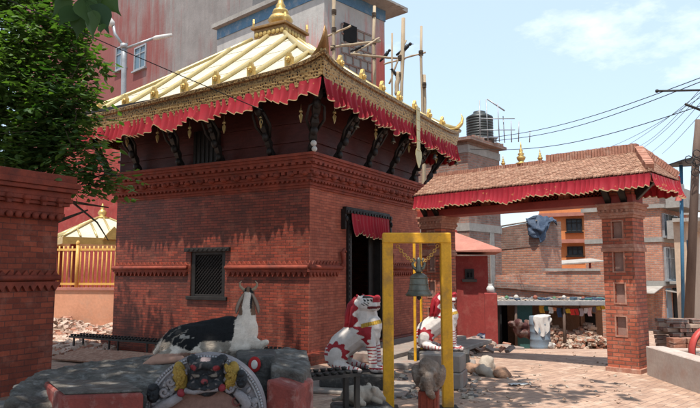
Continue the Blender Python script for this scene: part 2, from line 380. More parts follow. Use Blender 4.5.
# tall concrete wall with red paint washed down it
def streaked(name, grey, red, z0, z1, amt=1.0, side=0):
    k = N(name); v = k.tc.outputs['Object']; sep = k.n('SeparateXYZ'); k.l(v, sep.inputs[0])
    st = k.noise(v, 1.0, 6, .75, (2.6, 2.6, .16)); big = k.noise(v, .22, 5, .6)
    hz = k.n('MapRange'); hz.inputs[1].default_value = z0; hz.inputs[2].default_value = z1; hz.inputs[3].default_value = .34; hz.inputs[4].default_value = -.34
    k.l(sep.outputs[2], hz.inputs[0])
    f = k.math('ADD', k.math('ADD', k.math('MULTIPLY', st, .8), k.math('MULTIPLY', big, .9)), hz.outputs[0])
    if side:
        hy_ = k.n('MapRange'); hy_.inputs[1].default_value = 4.5; hy_.inputs[2].default_value = 13; hy_.inputs[3].default_value = -.2; hy_.inputs[4].default_value = .34
        k.l(sep.outputs[1], hy_.inputs[0]); f = k.math('ADD', f, hy_.outputs[0])
    fac = k.math('MULTIPLY', k.ramp(f, .72, 1.0), amt)
    g = k.mix(k.ramp(k.noise(v, .9, 7, .7), .3, .7), grey, tuple(q*.68 for q in grey))
    g = k.mix(k.math('MULTIPLY', k.ramp(k.noise(v, 1.4, 6, .7, (3, 3, .3)), .5, .75), .4), g, tuple(q*.45 for q in grey))
    c = k.mix(fac, g, k.mix(k.noise(v, 3, 5, .7, (3,3,.3)), red, tuple(q*1.9 for q in red)))
    k.bump(k.noise(v, 9, 6, .7), .5, .02); return k.done(c, .9)
M['wall_a'] = streaked('red_washed_concrete', (.235,.215,.205), (.13,.03,.026), 5, 22, .85, 1)
M['wall_b'] = streaked('formed_concrete', (.42,.405,.385), (.3,.07,.055), 7, 12.5)
# ================================================= GROUND
def axis_steps(a, b, fine0, fine1, step, coarse):
    xs = []; x = a
    while x < b:
        xs.append(x); d = 0 if fine0 <= x <= fine1 else min(abs(x-fine0), abs(x-fine1))
        x += step+d*coarse
    return xs+[b]
gx = axis_steps(-400, 400, -12, 14, .5, .25); gy = axis_steps(-60, 900, -4, 32, .5, .25)
mb = MB(); nx = len(gx)
mb.add([(x, y, gz(x, y)+(.012*mnoise.noise(Vector((x*.7, y*.7, 0))) if -12 < x < 14 and -4 < y < 34 else 0)) for y in gy for x in gx],
       [(j*nx+i, j*nx+i+1, (j+1)*nx+i+1, (j+1)*nx+i) for j in range(len(gy)-1) for i in range(nx-1)], True)
tag(mb.build('ground', M['paver']), kind='structure')

# ================================================= THE SHRINE (local x along the door wall, y along the window wall)
TC = G(308, 365); TC.z = 0
TA = R(60.4); S = 4.95; OV = .76
shrine = thing('brick_shrine', 'square red brick shrine with gilded metal roof and carved cornice behind the goat', 'shrine', TC, TA)
dR = Vector((math.cos(TA), math.sin(TA), 0)); dL = Vector((-math.sin(TA), math.cos(TA), 0))
def tz(px, py, o, d):      # height of the point seen at px,py in the vertical plane through o along d
    t = span(o, d, px, py); q = o+d*t; return P(px, py, q.y).z, t
ZC = 3.70; ZB = 3.12                                  # cornice top and bottom
DX0, DX1 = 1.32, 2.95                                 # door frame, along x
DZ = 2.72
WY0, WY1 = 1.90, 2.78; WZ0, WZ1 = 1.08, 2.02
mb = MB()   # window wall x=0: pieces round the window
T = .35
mb.box(0, T, 0, WY0, 0, ZC); mb.box(0, T, WY1, S, 0, ZC); mb.box(0, T, WY0, WY1, 0, WZ0); mb.box(0, T, WY0, WY1, WZ1, ZC)
mb.box(S-T, S, T, S, 0, ZC); mb.box(T, S-T, S-T, S, 0, ZC)
mb.build('window_wall', M['temple_brick'], shrine)
mb = MB()
mb.box(T, DX0, 0, T, 0, ZC); mb.box(DX1, S-T, 0, T, 0, ZC); mb.box(DX0, DX1, 0, T, DZ, ZC)
mb.box(S-T, S, 0, T, 0, ZC)
mb.build('door_wall', M['temple_brick_lit'], shrine, loc=(0, .001, 0))
# thin skin of bounce-lit brick colour over the corner return so both faces differ as in the photograph
mb = MB(); mb.box(0.004, T, -.012, -.001, 0, ZB); mb.build('corner_facing', M['temple_brick_lit'], shrine)
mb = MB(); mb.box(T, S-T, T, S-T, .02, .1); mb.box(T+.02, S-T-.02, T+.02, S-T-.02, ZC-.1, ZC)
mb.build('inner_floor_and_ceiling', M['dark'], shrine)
# plinth
mb = MB(); mb.box(-.16, S+.16, -.16, 0, 0, .2); mb.box(-.16, 0, 0, S+.16, 0, .2)
mb.build('plinth', M['temple_brick'], shrine, bevel=.01)
def ring(mb, out, z0, z1, ins=0, a=0, b=None):        # square collar standing `out` proud of the walls
    b = S if b is None else b; t = .06
    mb.box(-out, b+out, -out, -ins, z0, z1); mb.box(-out, -ins, -ins, b+out, z0, z1)
    mb.box(b+ins, b+out, -ins, b+out, z0, z1); mb.box(-ins, b+ins, b+ins, b+out, z0, z1)
mb = MB()
h = 3.10
prof = [(.03, .045), (.055, .04), (.045, .05), (.085, .045), (.11, .05), (.085, .06), (.13, .05), (.165, .045), (.15, .05), (.2, .055), (.23, .05), (.26, .05)]
for o_, dz in prof:
    ring(mb, o_, h, h+dz-.002, -.01); h += dz
def teeth(mb, out0, out1, z0, z1, step, w_, saw=False):
    n = int((S+2*out0)/step)
    for i in range(n):
        a = -out0+i*step
        for face in range(2):
            if saw:
                p = [(a, z1), (a+w_/2, z0), (a+w_, z1)]
                if face == 0: mb.prism(p, -out1, -out0, 'y')
                else: mb.prism(p, -out1, -out0, 'x')
            elif face == 0: mb.box(a, a+w_, -out1, -out0, z0, z1)
            else: mb.box(-out1, -out0, a, a+w_, z0, z1)
teeth(mb, .045, .1, 3.19, 3.23, .105, .07, True)
teeth(mb, .085, .15, 3.335, 3.39, .13, .075)
teeth(mb, .15, .215, 3.495, 3.54, .155, .085)
# rounded corbels
for i in range(int((S+.2)/.31)):
    a = -.1+i*.31
    mb.ball((a+.1, -.13, 3.34), (.07, .07, .05), n=8); mb.ball((-.13, a+.1, 3.34), (.07, .07, .05), n=8)
mb.build('cornice', M['terracotta'], shrine)
ZC = 3.10+sum(q[1] for q in prof)
# serpent band round the walls, broken by the window and the door
mb = MB(); ZS = 1.56
def bandx(x0, x1):
    mb.box(x0, x1, -.06, -.013, ZS+.04, ZS+.17); mb.tube([(x0, -.06, ZS+.12), (x1, -.06, ZS+.12)], .042, 8)
    x = x0+.02
    while x < x1-.1:
        mb.prism([(x, ZS+.035), (x+.05, ZS-.045), (x+.1, ZS+.035)], -.05, -.013, 'y')
        mb.prism([(x, ZS+.175), (x+.05, ZS+.24), (x+.1, ZS+.175)], -.035, -.013, 'y'); x += .115
def bandy(y0, y1):
    mb.box(-.06, -.0, y0, y1, ZS+.04, ZS+.17); mb.tube([(-.06, y0, ZS+.12), (-.06, y1, ZS+.12)], .042, 8)
    y = y0+.02
    while y < y1-.1:
        mb.prism([(y, ZS+.035), (y+.05, ZS-.045), (y+.1, ZS+.035)], -.05, 0, 'x')
        mb.prism([(y, ZS+.175), (y+.05, ZS+.24), (y+.1, ZS+.175)], -.035, 0, 'x'); y += .115
bandx(-.06, 1.08); bandy(-.013, WY0-.06)
# the serpents' heads rearing beside the door
for xx, sg in ((1.08, 1), (3.2, -1)):
    if sg < 0: mb = MB(); bandx(3.2, S+.06)
    mb.tube([(xx-.05*sg, -.06, ZS+.13), (xx+.03*sg, -.07, ZS+.2), (xx+.0*sg, -.075, ZS+.31), (xx-.05*sg, -.075, ZS+.40), (xx+.03*sg, -.08, ZS+.46), (xx+.1*sg, -.08, ZS+.42)], [.045, .045, .04, .036, .036, .02], 8)
    mb.build('serpent_band', M['terracotta'], shrine)
mb = MB(); bandy(WY1+.06, S); mb.build('serpent_band', M['terracotta'], shrine)
# window
wn = MB(); wn.box(.02, .09, WY0, WY0+.1, WZ0, WZ1); wn.box(.02, .09, WY1-.1, WY1, WZ0, WZ1)
wn.box(.02, .09, WY0+.1, WY1-.1, WZ1-.09, WZ1); wn.box(.02, .09, WY0+.1, WY1-.1, WZ0, WZ0+.09)
wn.box(-.07, .02, WY0-.13, WY1+.13, WZ1-.03, WZ1+.05); wn.box(-.05, .02, WY0-.07, WY1+.07, WZ0-.02, WZ0+.05)
for i in range(9): wn.box(-.09, -.07, WY0-.1+i*.12, WY0-.05+i*.12, WZ1-.01, WZ1+.03)
win = wn.build('window', M['dark_wood'], shrine, bevel=.006)
lt = MB(); n = 11
y0, y1, z0, z1 = WY0+.1, WY1-.1, WZ0+.09, WZ1-.09
for i in range(-12, 13):
    for sg in (1, -1):
        # slats at 45 degrees clipped to the opening
        c0 = (y0+y1)/2+i*.075; pts = []
        for z in (z0, z1):
            pts.append((c0+sg*(z-(z0+z1)/2), z))
        (ya, za), (yb, zb) = pts
        def clip(p, q):
            (a, b), (c, d) = p, q; t0, t1 = 0, 1
            for lim, s_ in ((y0, 1), (y1, -1)):
                fa, fc = s_*(a-lim), s_*(c-lim)
                if fa < 0 and fc < 0: return None
                if fa < 0: t0 = max(t0, fa/(fa-fc))
                if fc < 0: t1 = min(t1, fa/(fa-fc))
            return None if t0 >= t1 else ((a+(c-a)*t0, b+(d-b)*t0), (a+(c-a)*t1, b+(d-b)*t1))
        r_ = clip((ya, za), (yb, zb))
        if r_: lt.tube([(.055+.006*sg, r_[0][0], r_[0][1]), (.055+.006*sg, r_[1][0], r_[1][1])], .009, 4, sq=True)
lt.build('lattice', M['dark_wood'], win)
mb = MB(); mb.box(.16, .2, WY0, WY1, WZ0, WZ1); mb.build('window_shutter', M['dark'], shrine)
# door
dm = MB()
for a, b in ((DX0, DX0+.13), (DX1-.13, DX1)): dm.box(a, b, -.06, .2, .2, DZ)
for a in (DX0+.13, DX1-.19): dm.box(a, a+.06, -.02, .2, .2, DZ-.15)
dm.box(DX0+.13, DX1-.13, -.06, .2, DZ-.15, DZ); dm.box(DX0-.2, DX1+.2, -.12, -.001, DZ, DZ+.09); dm.box(DX0-.14, DX1+.14, -.09, -.001, DZ+.092, DZ+.14)
for i in range(16): dm.box(DX0-.18+i*.125, DX0-.12+i*.125, -.145, -.12, DZ+.01, DZ+.07)
for a in (DX0-.2, DX1+.14): dm.box(a, a+.06, -.1, -.001, DZ-.3, DZ); dm.ball((a+.03, -.11, DZ-.1), (.035, .03, .06), n=8)
for sgn, xx in ((1, DX0+.02), (-1, DX1-.06)):
    for i in range(24): dm.box(xx, xx+.04, -.075, -.06, .25+i*.1, .31+i*.1)
dr = dm.build('door_frame', M['dark_wood'], shrine, bevel=.006)
dm = MB(); dm.box(DX0+.19, DX0+.3, .3, .34, .2, DZ-.15); dm.box(DX1-.45, DX1-.19, .12, .16, .2, DZ-.15)
dm.build('door_leaf', M['dark_wood'], shrine, bevel=.006)
# upper wall recess, dark red boards, and soffit
ZE = 5.08; ZU = 4.62
mb = MB(); i_ = .02
mb.box(i_, i_+.1, i_, S-i_, ZC, ZE+.3); mb.box(i_+.1, S-i_, i_, i_+.1, ZC, ZE+.3); mb.box(S-i_-.1, S-i_, i_+.1, S-i_, ZC, ZE+.3); mb.box(i_+.1, S-i_-.1, S-i_-.1, S-i_, ZC, ZE+.3)
for zz in (3.95, 4.3): ring(mb, .015, zz, zz+.05, -.03)
mb.build('upper_wall', M['red_wood'], shrine)
uw = MB(); uw.box(-.04, .02, 2.1, 2.75, 3.72, 4.4)
for i in range(6): uw.box(-.06, -.04, 2.12+i*.11, 2.15+i*.11, 3.75, 4.38)
uw.build('upper_window', M['dark_wood'], shrine)
mb = MB(); E0, E1 = -OV, S+OV
mb.box(E0+.1, E1-.1, E0+.1, E1-.1, ZE-.14, ZE-.08)
for i in range(24):
    a = E0+.2+i*(E1-E0-.4)/23
    mb.box(a-.035, a+.035, E0+.12, E1-.12, ZE-.22, ZE-.14)
mb.build('soffit', M['dark_wood'], shrine)
# struts, carved and leaning out to the eaves
def strut(p, q, w_=.06):
    m = MB(); p, q = Vector(p), Vector(q); k_ = 14
    m.tube([p.lerp(q, i/k_) for i in range(k_+1)], [w_*(1.0+.25*math.sin(i*2.4)+.3*i/k_) for i in range(k_+1)], 4, sq=True)
    d = (q-p); side = Vector((d.y, -d.x, 0)); side = side.normalized() if side.length > .01 else Vector((1, 0, 0))
    out = Vector((d.x, d.y, 0)).normalized()
    for i, (t, r_) in enumerate(((.1, .06), (.3, .07), (.5, .05), (.66, .08), (.86, .06))):
        m.ball(p.lerp(q, t)+out*.05, (r_, r_, r_*1.3), n=8)
    for sgn in (-1, 1): m.tube([p.lerp(q, .3)+side*.05*sgn, p.lerp(q, .45)+side*.16*sgn+out*.03, p.lerp(q, .62)+side*.13*sgn+out*.08, p.lerp(q, .66)+side*.04*sgn+out*.05], [.03, .025, .025, .02], 6)
    m.build('strut', M['dark_wood'], shrine)
for x in (.75, 1.95, 3.0, 4.2): strut((x, -.08, ZC-.02), (x, -OV+.08, ZE-.2))
for y in (.75, 1.95, 3.0, 4.2): strut((-.08, y, ZC-.02), (-OV+.08, y, ZE-.2))
for (x, y, a, b) in ((-.1, -.1, -1, -1), (S+.1, -.1, 1, -1), (-.1, S+.1, -1, 1)):
    strut((x, y, ZC), (x+a*(OV-.3), y+b*(OV-.3), ZE-.2), .075)
# roof
ZT = 7.0; HP = .46; cx = cy = S/2; HE = S/2+OV
roof = MB()
def tilt(x, y): return -.045*(y+OV)-.012*(x+OV)
def rp(side, u, v, lift=0):
    hh = HE+(HP-HE)*v; z = ZE+(ZT-ZE)*(v**1.06)+.16*abs(u)**10*(1-v)**6+lift
    x, y = u*hh, -hh
    c, s_ = [(1,0),(0,1),(-1,0),(0,-1)][side]
    X_, Y_ = cx+x*c-y*s_, cy+x*s_+y*c
    return (X_, Y_, z+tilt(X_, Y_)*(1-v))
for sd_ in range(4):
    roof.grid(lambda u, v: rp(sd_, 2*u-1, v), 40, 14)
    roof.grid(lambda u, v: rp(sd_, 1-2*u, v, -.06), 40, 14)
rf = roof.build('roof', M['cream_metal'], shrine)
sm = MB()
for sd_ in range(4):
    for v in (.3, .55, .78):
        sm.tube([Vector(rp(sd_, -1+2*i/24, v, .004)) for i in range(25)], .008, 4)
sm.build('sheet_lap', M['cream_metal'], rf)
rb = MB(); fg = []
for sd_ in range(4):
    for kx in (-2.45, -1.62, -.8, 0, .8, 1.62, 2.45):
        v1 = 1 if abs(kx) < HP else (HE-abs(kx))/(HE-HP)
        pts = []
        for i in range(10):
            v = .06+(v1*.985-.06)*i/9; hh = HE+(HP-HE)*v
            pts.append(Vector(rp(sd_, kx/hh, v, .035)))
        rb.tube(pts, .055, 6); fg.append((sd_, kx))
    m = [Vector(rp(sd_, -1, i/12, .03)) for i in range(13)]; rb.tube(m, .05, 8)
rb.build('roof_rib', M['brass_rib'], rf)
for sd_, kx in fg:
    if sd_ in (1, 2): continue
    v = .05; hh = HE+(HP-HE)*v; p = Vector(rp(sd_, kx/hh, v, .0))
    m = MB(); 
    m.prism([(-.075, 0), (.075, 0), (.08, .17), (.05, .2), (.02, .27), (0, .24), (-.02, .27), (-.05, .2), (-.08, .17)], -.03, .03, 'y')
    m.ball((0, -.035, .12), (.05, .035, .06), n=8); m.ball((-.025, -.06, .14), .014, n=6); m.ball((.025, -.06, .14), .014, n=6); m.ball((0, -.07, .1), (.012, .02, .02), n=6)
    m.build('antefix', M['gold'], rf, loc=p, rz=[0, math.pi/2, math.pi, -math.pi/2][sd_])
# eave mouldings, fretwork skirt
def fascia(mbx, prof2, lift=True, n=40):
    for sd_ in range(4):
        def fn(u, v):
            i = v*(len(prof2)-1); a = int(min(i, len(prof2)-2)); t = i-a
            o_, z = [prof2[a][k_]+(prof2[a+1][k_]-prof2[a][k_])*t for k_ in (0, 1)]
            uu = 2*u-1; hh = HE+o_; x, y = uu*hh, -hh
            c, s_ = [(1,0),(0,1),(-1,0),(0,-1)][sd_]
            up = .16*abs(uu)**10
            X_, Y_ = cx+x*c-y*s_, cy+x*s_+y*c
            return (X_, Y_, z+up+tilt(X_, Y_))
        mbx.grid(fn, n, len(prof2)-1, smooth=False)
mb = MB(); fascia(mb, [(-.1, ZE-.15), (-.03, ZE-.15), (.0, ZE-.12), (.005, ZE-.06), (.04, ZE-.04), (.05, ZE+.01), (.02, ZE+.03), (-.03, ZE+.03)][::-1])
mb.build('eave_moulding', M['engraved'], rf, solid=.012)
mb = MB(); fascia(mb, [(.0, ZE-.12), (-.015, ZE-.2), (-.035, ZE-.28), (-.05, ZE-.37)])
bx = MB()
fr = mb.build('fretwork_skirt', M['fret'], rf, solid=.014)
# upturned corner horns
for (a, b) in ((-1, -1), (1, -1), (-1, 1)):
    m = MB(); c0 = Vector((cx+a*HE, cy+b*HE, ZE+.10+tilt(cx+a*HE, cy+b*HE))); d = Vector((a, b, 0)).normalized(); sdv = Vector((-d.y, d.x, 0))
    pts = [(-.45, .0, .2), (-.22, .05, .15), (-.02, .12, .1), (.1, .24, .06), (.13, .36, .03), (.1, .46, .006)]
    vs = []; 
    for (q, z, w_) in pts:
        p = c0+d*q+Vector((0, 0, z)); vs += [p+sdv*w_, p-d*.05+Vector((0, 0, .05)), p-sdv*w_, p+Vector((0,0,-.05))]
    fs = [(i*4+j, i*4+(j+1)%4, (i+1)*4+(j+1)%4, (i+1)*4+j) for i in range(len(pts)-1) for j in range(4)]+[(3,2,1,0), (20,21,22,23)]
    m.add(vs, fs, True); m.build('corner_horn', M['dull_gold'] if (a, b) == (-1, -1) else M['gold'], rf)
# valance
def valance(p0, p1, out, ztop, drop, name_par, amp=.045, wav=.115, mats=('cloth', 'trim'), sag=0, seed=1, swag=0, tl=None):
    tl = tl or (lambda x, y: 0)
    r_ = random.Random(seed); p0, p1, out = Vector(p0), Vector(p1), Vector(out); Ln = (p1-p0).length
    n = max(24, int(Ln/wav*10)); nv = 9; zz_ = seed*7.3; per = r_.uniform(.75, .95)
    def nz1(s_, k_): return mnoise.noise(Vector((s_*k_, zz_, 0)))
    def th(s_): return 2*math.pi*(s_/wav+1.1*nz1(s_, 2.3)+.35*nz1(s_, 6))
    def fold(s_): q = math.sin(th(s_)); return (q+.25*math.sin(2*th(s_)+1))*(.7+.8*nz1(s_+9, 4))
    def bot(s_): return drop*(1+.06*math.cos(th(s_)+.8)+.35*nz1(s_+3, 1.7)+.18*nz1(s_+5, 5)+swag*(abs(math.sin(math.pi*s_/per))-.6))
    def fn(u, v):
        s_ = u*Ln; k3 = .25+.75*v; q = p0.lerp(p1, u)+out*(.02+amp*fold(s_)*k3+.06*v*v)+(p1-p0).normalized()*(.35*amp*math.cos(th(s_))*v)
        return (q.x, q.y, ztop-sag*math.sin(math.pi*u)-bot(s_)*v+tl(q.x, q.y))
    a = MB(); a.grid(fn, n, nv)
    o = a.build('valance', M[mats[0]], name_par)
    b = MB()
    def tfn(u, v):
        s_ = u*Ln; q = p0.lerp(p1, u)+out*(.02+amp*fold(s_)+.065)+(p1-p0).normalized()*(.35*amp*math.cos(th(s_)))
        return (q.x, q.y, ztop-sag*math.sin(math.pi*u)-bot(s_)+.006-.017*v+tl(q.x, q.y))
    b.grid(tfn, n, 1); b.build('valance_trim', M[mats[1]], o); return o
zv = ZE-.36; e0, e1 = -OV+.05, S+OV-.05
valance((e0, e0, 0), (e1, e0, 0), (0, -1, 0), zv+.1, .37, shrine, tl=tilt, seed=3, wav=.17, amp=.06, swag=.2)
valance((e0, e1, 0), (e0, e0, 0), (-1, 0, 0), zv+.1, .29, shrine, tl=tilt, seed=5, wav=.16, amp=.05, swag=.35)
valance((e1, e0, 0), (e1, e1, 0), (1, 0, 0), zv+.1, .36, shrine, tl=tilt, seed=6, wav=.17)
# door curtain
valance((DX0-.02, -.11, 0), (DX1+.02, -.11, 0), (0, -1, 0), DZ+.02, .44, shrine, amp=.028, wav=.13, seed=9)
# pinnacle
pn = MB(); b_ = ZT-.03
pn.box(cx-.44, cx+.44, cy-.44, cy+.44, b_-.1, b_+.28); pn.box(cx-.5, cx+.5, cy-.5, cy+.5, b_+.28, b_+.34)
pd = pn.build('roof_pedestal', M['dull_gold'], rf, bevel=.01)
gj = MB(); gj.lathe([(.3,.0),(.32,.05),(.2,.09),(.24,.16),(.3,.24),(.24,.34),(.13,.38),(.2,.43),(.17,.5),(.09,.54),(.12,.6),(.07,.68),(.05,.8),(.015,1.05)], 20, (cx, cy, b_+.34))
gj.build('pinnacle', M['gold'], rf)
for a, b in ((-1,-1),(1,-1),(-1,1),(1,1)):
    m = MB(); m.prism([(-.05,0),(.05,0),(.06,.08),(.02,.2),(-.02,.2),(-.06,.08)], -.02, .02, 'y'); m.build('pedestal_finial', M['gold'], pd, loc=(cx+a*.45, cy+b*.45, b_+.34), rz=R(45))
m = MB()
for i in range(7): m.ball((cx-.445, cy-.36+i*.12, b_+.15), (.02, .065, .07), n=8)
m.build('pedestal_relief', M['gold'], pd); m = MB()
for i in range(7): m.ball((cx-.36+i*.12, cy-.445, b_+.15), (.065, .02, .07), n=8)
m.build('pedestal_relief', M['gold'], pd)
# hanging gilded ribbon
oE = TC+dR*0-dL*(OV+.07); tt = span(oE, dR, 418, 140); q = oE+dR*tt
z0 = P(418, 107, q.y).z; z1 = P(418, 168, q.y).z
m = MB(); xx = tt; yy = -OV-.075
wd = (P(424, 140, q.y)-P(413, 140, q.y)).length/.5
m.prism([(xx-.09, z0), (xx+.09, z0), (xx+.085, z1+.42), (xx+.15, z1+.36), (xx+.17, z1+.26), (xx+.1, z1+.1), (xx+.02, z1), (xx-.02, z1), (xx-.1, z1+.1), (xx-.17, z1+.26), (xx-.15, z1+.36), (xx-.085, z1+.42)], yy, yy-.012, 'y')
for i in range(5): m.box(xx-.095, xx+.095, yy-.02, yy-.012, z0-.08-i*.22, z0-.055-i*.22)
m.build('hanging_gilt_ribbon', M['brass_rib'], shrine, bevel=.004)
# bells and leaf pendants under the eaves
def pendant(x, y, z, leaf=True):
    m = MB(); m.tube([(x, y, z), (x, y, z-.14)], .004, 5)
    if leaf:
        m.lathe([(.01,.0),(.03,-.02),(.035,-.05),(.01,-.055)], 10, (x, y, z-.1))
        m.prism([(x, z-.15), (x+.045, z-.21), (x+.036, z-.27), (x, z-.34), (x-.036, z-.27), (x-.045, z-.21)], y-.005, y+.005, 'y'); m.prism([(y, z-.15), (y+.04, z-.21), (y, z-.33), (y-.04, z-.21)], x-.004, x+.004, 'x')
        m.build('leaf_pendant', M['brass_rib'], shrine)
    else:
        m.lathe([(.012,.0),(.035,-.02),(.045,-.08),(.065,-.11)], 12, (x, y, z-.14)); m.ball((x, y, z-.27), .018, n=6)
        m.build('eave_bell', M['bronze'], shrine)
for i in range(7): pendant(.1+i*.8, -OV+.3, ZE-.52, i % 2 == 0)
for i in range(7): pendant(-OV+.3, -.12+i*.86, ZE-.58, True)
for z_ in (S+OV-.1,): pendant(z_, -OV+.05, ZE-.55, False); pendant(z_-.5, -OV+.05, ZE-.55, False); pendant(z_-1.3, -OV+.1, ZE-.6, False)
# round white insulator lamps at the corner
m = MB(); m.ball((-.25, -.25, ZC+.14), .055); m.ball((-.24, -.26, ZC+.04), .05); m.build('corner_lamp', M['white_cloth'], shrine)

# steps and platform in front of the door wall
st = thing('stone_steps', 'low worn stone platform and step below the shrine door, carrying the lions', 'steps', TC, TA)
m = MB(); m.box(.7, 4.6, -1.25, -.17, 0, .17); m.build('upper_step', M['step_stone'], st, bevel=.015)
m = MB(); m.box(.3, 4.9, -1.75, -1.26, 0, .09)
m.build('lower_step', M['step_stone'], st, bevel=.015)

# ================================================= GATE
GO = G(608, 371); GO.z = 0; GA = R(-43.2)
gate = thing('brick_gateway', 'brick gateway with two niched pillars and tiled roof hung with red cloth', 'gateway', GO, GA)
gX = Vector((math.cos(GA), math.sin(GA), 0)); gY = Vector((-math.sin(GA), math.cos(GA), 0))
PW = span(GO, gX, 639.5, 371); GS = 3.72
def pillar(x0, wd):
    m = MB(); D = .5; z_ = -.35
    nich = [(.58, .88), (1.1, 1.41), (1.61, 1.92), (2.15, 2.42)]
    a, b = x0+wd*.34, x0+wd*.66; dd = .06
    m.box(x0, x0+wd, dd, D, z_, 2.72)
    m.box(x0, a, 0, dd, z_, 2.72); m.box(b, x0+wd, 0, dd, z_, 2.72)
    zz = z_
    for n0, n1 in nich: m.box(a, b, 0, dd, zz, n0); zz = n1
    m.box(a, b, 0, dd, zz, 2.72)
    o = m.build('pillar', M['gate_brick'], gate)
    m = MB()
    for n0, n1 in nich:
        m = MB(); m.box(a+.002, b-.002, dd-.006, dd-.001, n0+.002, n1-.002); m.build('niche_plaster', M['niche'], o)
        m = MB(); e = .022; m.box(a-e, b+e, -.008, -.001, n0-e, n0); m.box(a-e, b+e, -.008, -.001, n1, n1+e); m.box(a-e, a, -.008, -.001, n0, n1); m.box(b, b+e, -.008, -.001, n0, n1)
        m.build('niche_frame', M['ridge_brick'], o)
    for nm, lay in (('pillar_base', ((-.35, .07, .03),)), ('pillar_ledge', ((1.93, 1.99, .025), (1.992, 2.05, .012))), ('capital', ((2.48, 2.52, .02), (2.522, 2.57, .04), (2.572, 2.62, .028), (2.622, 2.68, .055), (2.682, 2.72, .075)))):
        m = MB()
        for (z0, z1, e) in lay: m.box(x0-e, x0+wd+e, -e, D+e, z0-.001, z1+.002)
        if nm == 'capital':
            for i in range(int((wd+.1)/.075)): m.box(x0-.045+i*.075, x0-.045+i*.075+.04, -.06, -.028, 2.574, 2.62)
        m.build(nm, M['ridge_brick'], o, bevel=.005)
pillar(0, PW); 
xl = -GS-.02
pillar(xl, .5)
m = MB(); m.box(xl-.1, PW+.02, .0, .46, 2.722, 2.86); m.build('beam', M['beam_red'], gate, bevel=.008)
m = MB(); m.box(xl-.1, PW+.1, .0, .46, 3.04, 3.10); m.build('upper_beam', M['beam_red'], gate, bevel=.008)
m = MB(); x = PW-.48
m.box(PW-.48, PW, .04, .44, 2.862, 3.04)
while x > xl+.1:
    x -= .78; m.box(x, x+.2, .04, .44, 2.862, 3.04)
m.build('frieze_block', M['gate_brick'], gate)
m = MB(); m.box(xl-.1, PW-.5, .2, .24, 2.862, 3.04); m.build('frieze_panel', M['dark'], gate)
m = MB()
x = xl
while x < PW-.55:
    m.tube([(x, .08, 2.865), (x+.17, .08, 3.035)], .009, 4); m.tube([(x+.17, .09, 2.865), (x, .09, 3.035)], .009, 4); x += .065
m.build('frieze_lattice', M['beam_red'], gate)
for xx in (PW-.12, .12, xl+.4, xl+.12):
    m = MB(); m.prism([(0, 2.72), (-.32, 3.06), (-.4, 3.12), (-.3, 3.14), (-.2, 3.06), (-.12, 2.98), (-.06, 2.86), (.02, 2.8)], xx-.05, xx+.05, 'x'); m.build('bracket', M['dark_wood'], gate, bevel=.008)
m = MB(); m.prism([(PW, 2.75), (PW+.36, 3.08), (PW+.3, 3.14), (PW, 2.95)], .15, .25, 'y'); m.build('bracket', M['dark_wood'], gate, bevel=.008)
# gate roof
XL, XR = xl+.16, PW+.46; YF, YB = -.42, .98; YM = .3; ZG = 3.13; ZR = 3.60; HR = .42
m = MB()
m.prism([(YF+.03, ZG-.05), (YB-.03, ZG-.05), (YB-.03, ZG-.01), (YM, ZR-.07), (YF+.03, ZG-.01)], XL, XR-HR, 'x')
m.add([(XR-HR, YF+.03, ZG-.05), (XR-.03, YF+.03, ZG-.05), (XR-.03, YB-.03, ZG-.05), (XR-HR, YB-.03, ZG-.05), (XR-HR, YM, ZR-.07), (XR-HR, YF+.03, ZG-.01), (XR-.03, YF+.03, ZG-.01), (XR-.03, YB-.03, ZG-.01), (XR-HR, YB-.03, ZG-.01)],
      [(0,3,2,1), (0,1,6,5), (1,2,7,6), (2,3,8,7), (5,6,4), (6,7,4), (7,8,4)])
m.box(XL, XR-.02, YF+.02, YF+.06, ZG-.14, ZG-.02); m.box(XR-.06, XR-.02, YF+.06, YB-.02, ZG-.14, ZG-.02)
m.build('roof_deck', M['beam_red'], gate)
m = MB(); rows = 14; tw = .066; r_ = random.Random(4)
sl = math.hypot(YM-YF, ZR-ZG); 
def tilerow(m, xa, xb, y, z, ang, tw, th, dep, yaw):
    n = int(abs(xb-xa)/tw)
for side in (0, 1):
    y0_, y1_ = (YF, YM) if side == 0 else (YB, YM)
    ang = math.atan2(ZR-ZG, y1_-y0_)
    for j in range(rows):
        t0 = j/rows; ya = y0_+(y1_-y0_)*t0; za = ZG+(ZR-ZG)*t0
        xr = XR-HR*t0 if side == 0 else XR-HR*t0
        x = XL+(tw/2 if j % 2 else 0)
        while x < xr-tw*.5:
            d = (y1_-y0_)/rows; hz = (ZR-ZG)/rows; jt = r_.uniform(-.004, .006); jy = r_.uniform(-.008, .008)
            a_ = min(x+tw-.008, xr)
            m.hexa([(x, ya+jy, za+jt-.0), (a_, ya+jy, za+jt-.0), (a_, ya+d*1.6, za+hz*1.6-.01), (x, ya+d*1.6, za+hz*1.6-.01)] if side == 0 else
                   [(a_, ya+jy, za+jt), (x, ya+jy, za+jt), (x, ya+d*1.6, za+hz*1.6-.01), (a_, ya+d*1.6, za+hz*1.6-.01)],
                   [(x, ya+jy, za+jt+.026), (a_, ya+jy, za+jt+.026), (a_, ya+d*1.6, za+hz*1.6+.008), (x, ya+d*1.6, za+hz*1.6+.008)] if side == 0 else
                   [(a_, ya+jy, za+jt+.026), (x, ya+jy, za+jt+.026), (x, ya+d*1.6, za+hz*1.6+.008), (a_, ya+d*1.6, za+hz*1.6+.008)])
            x += tw
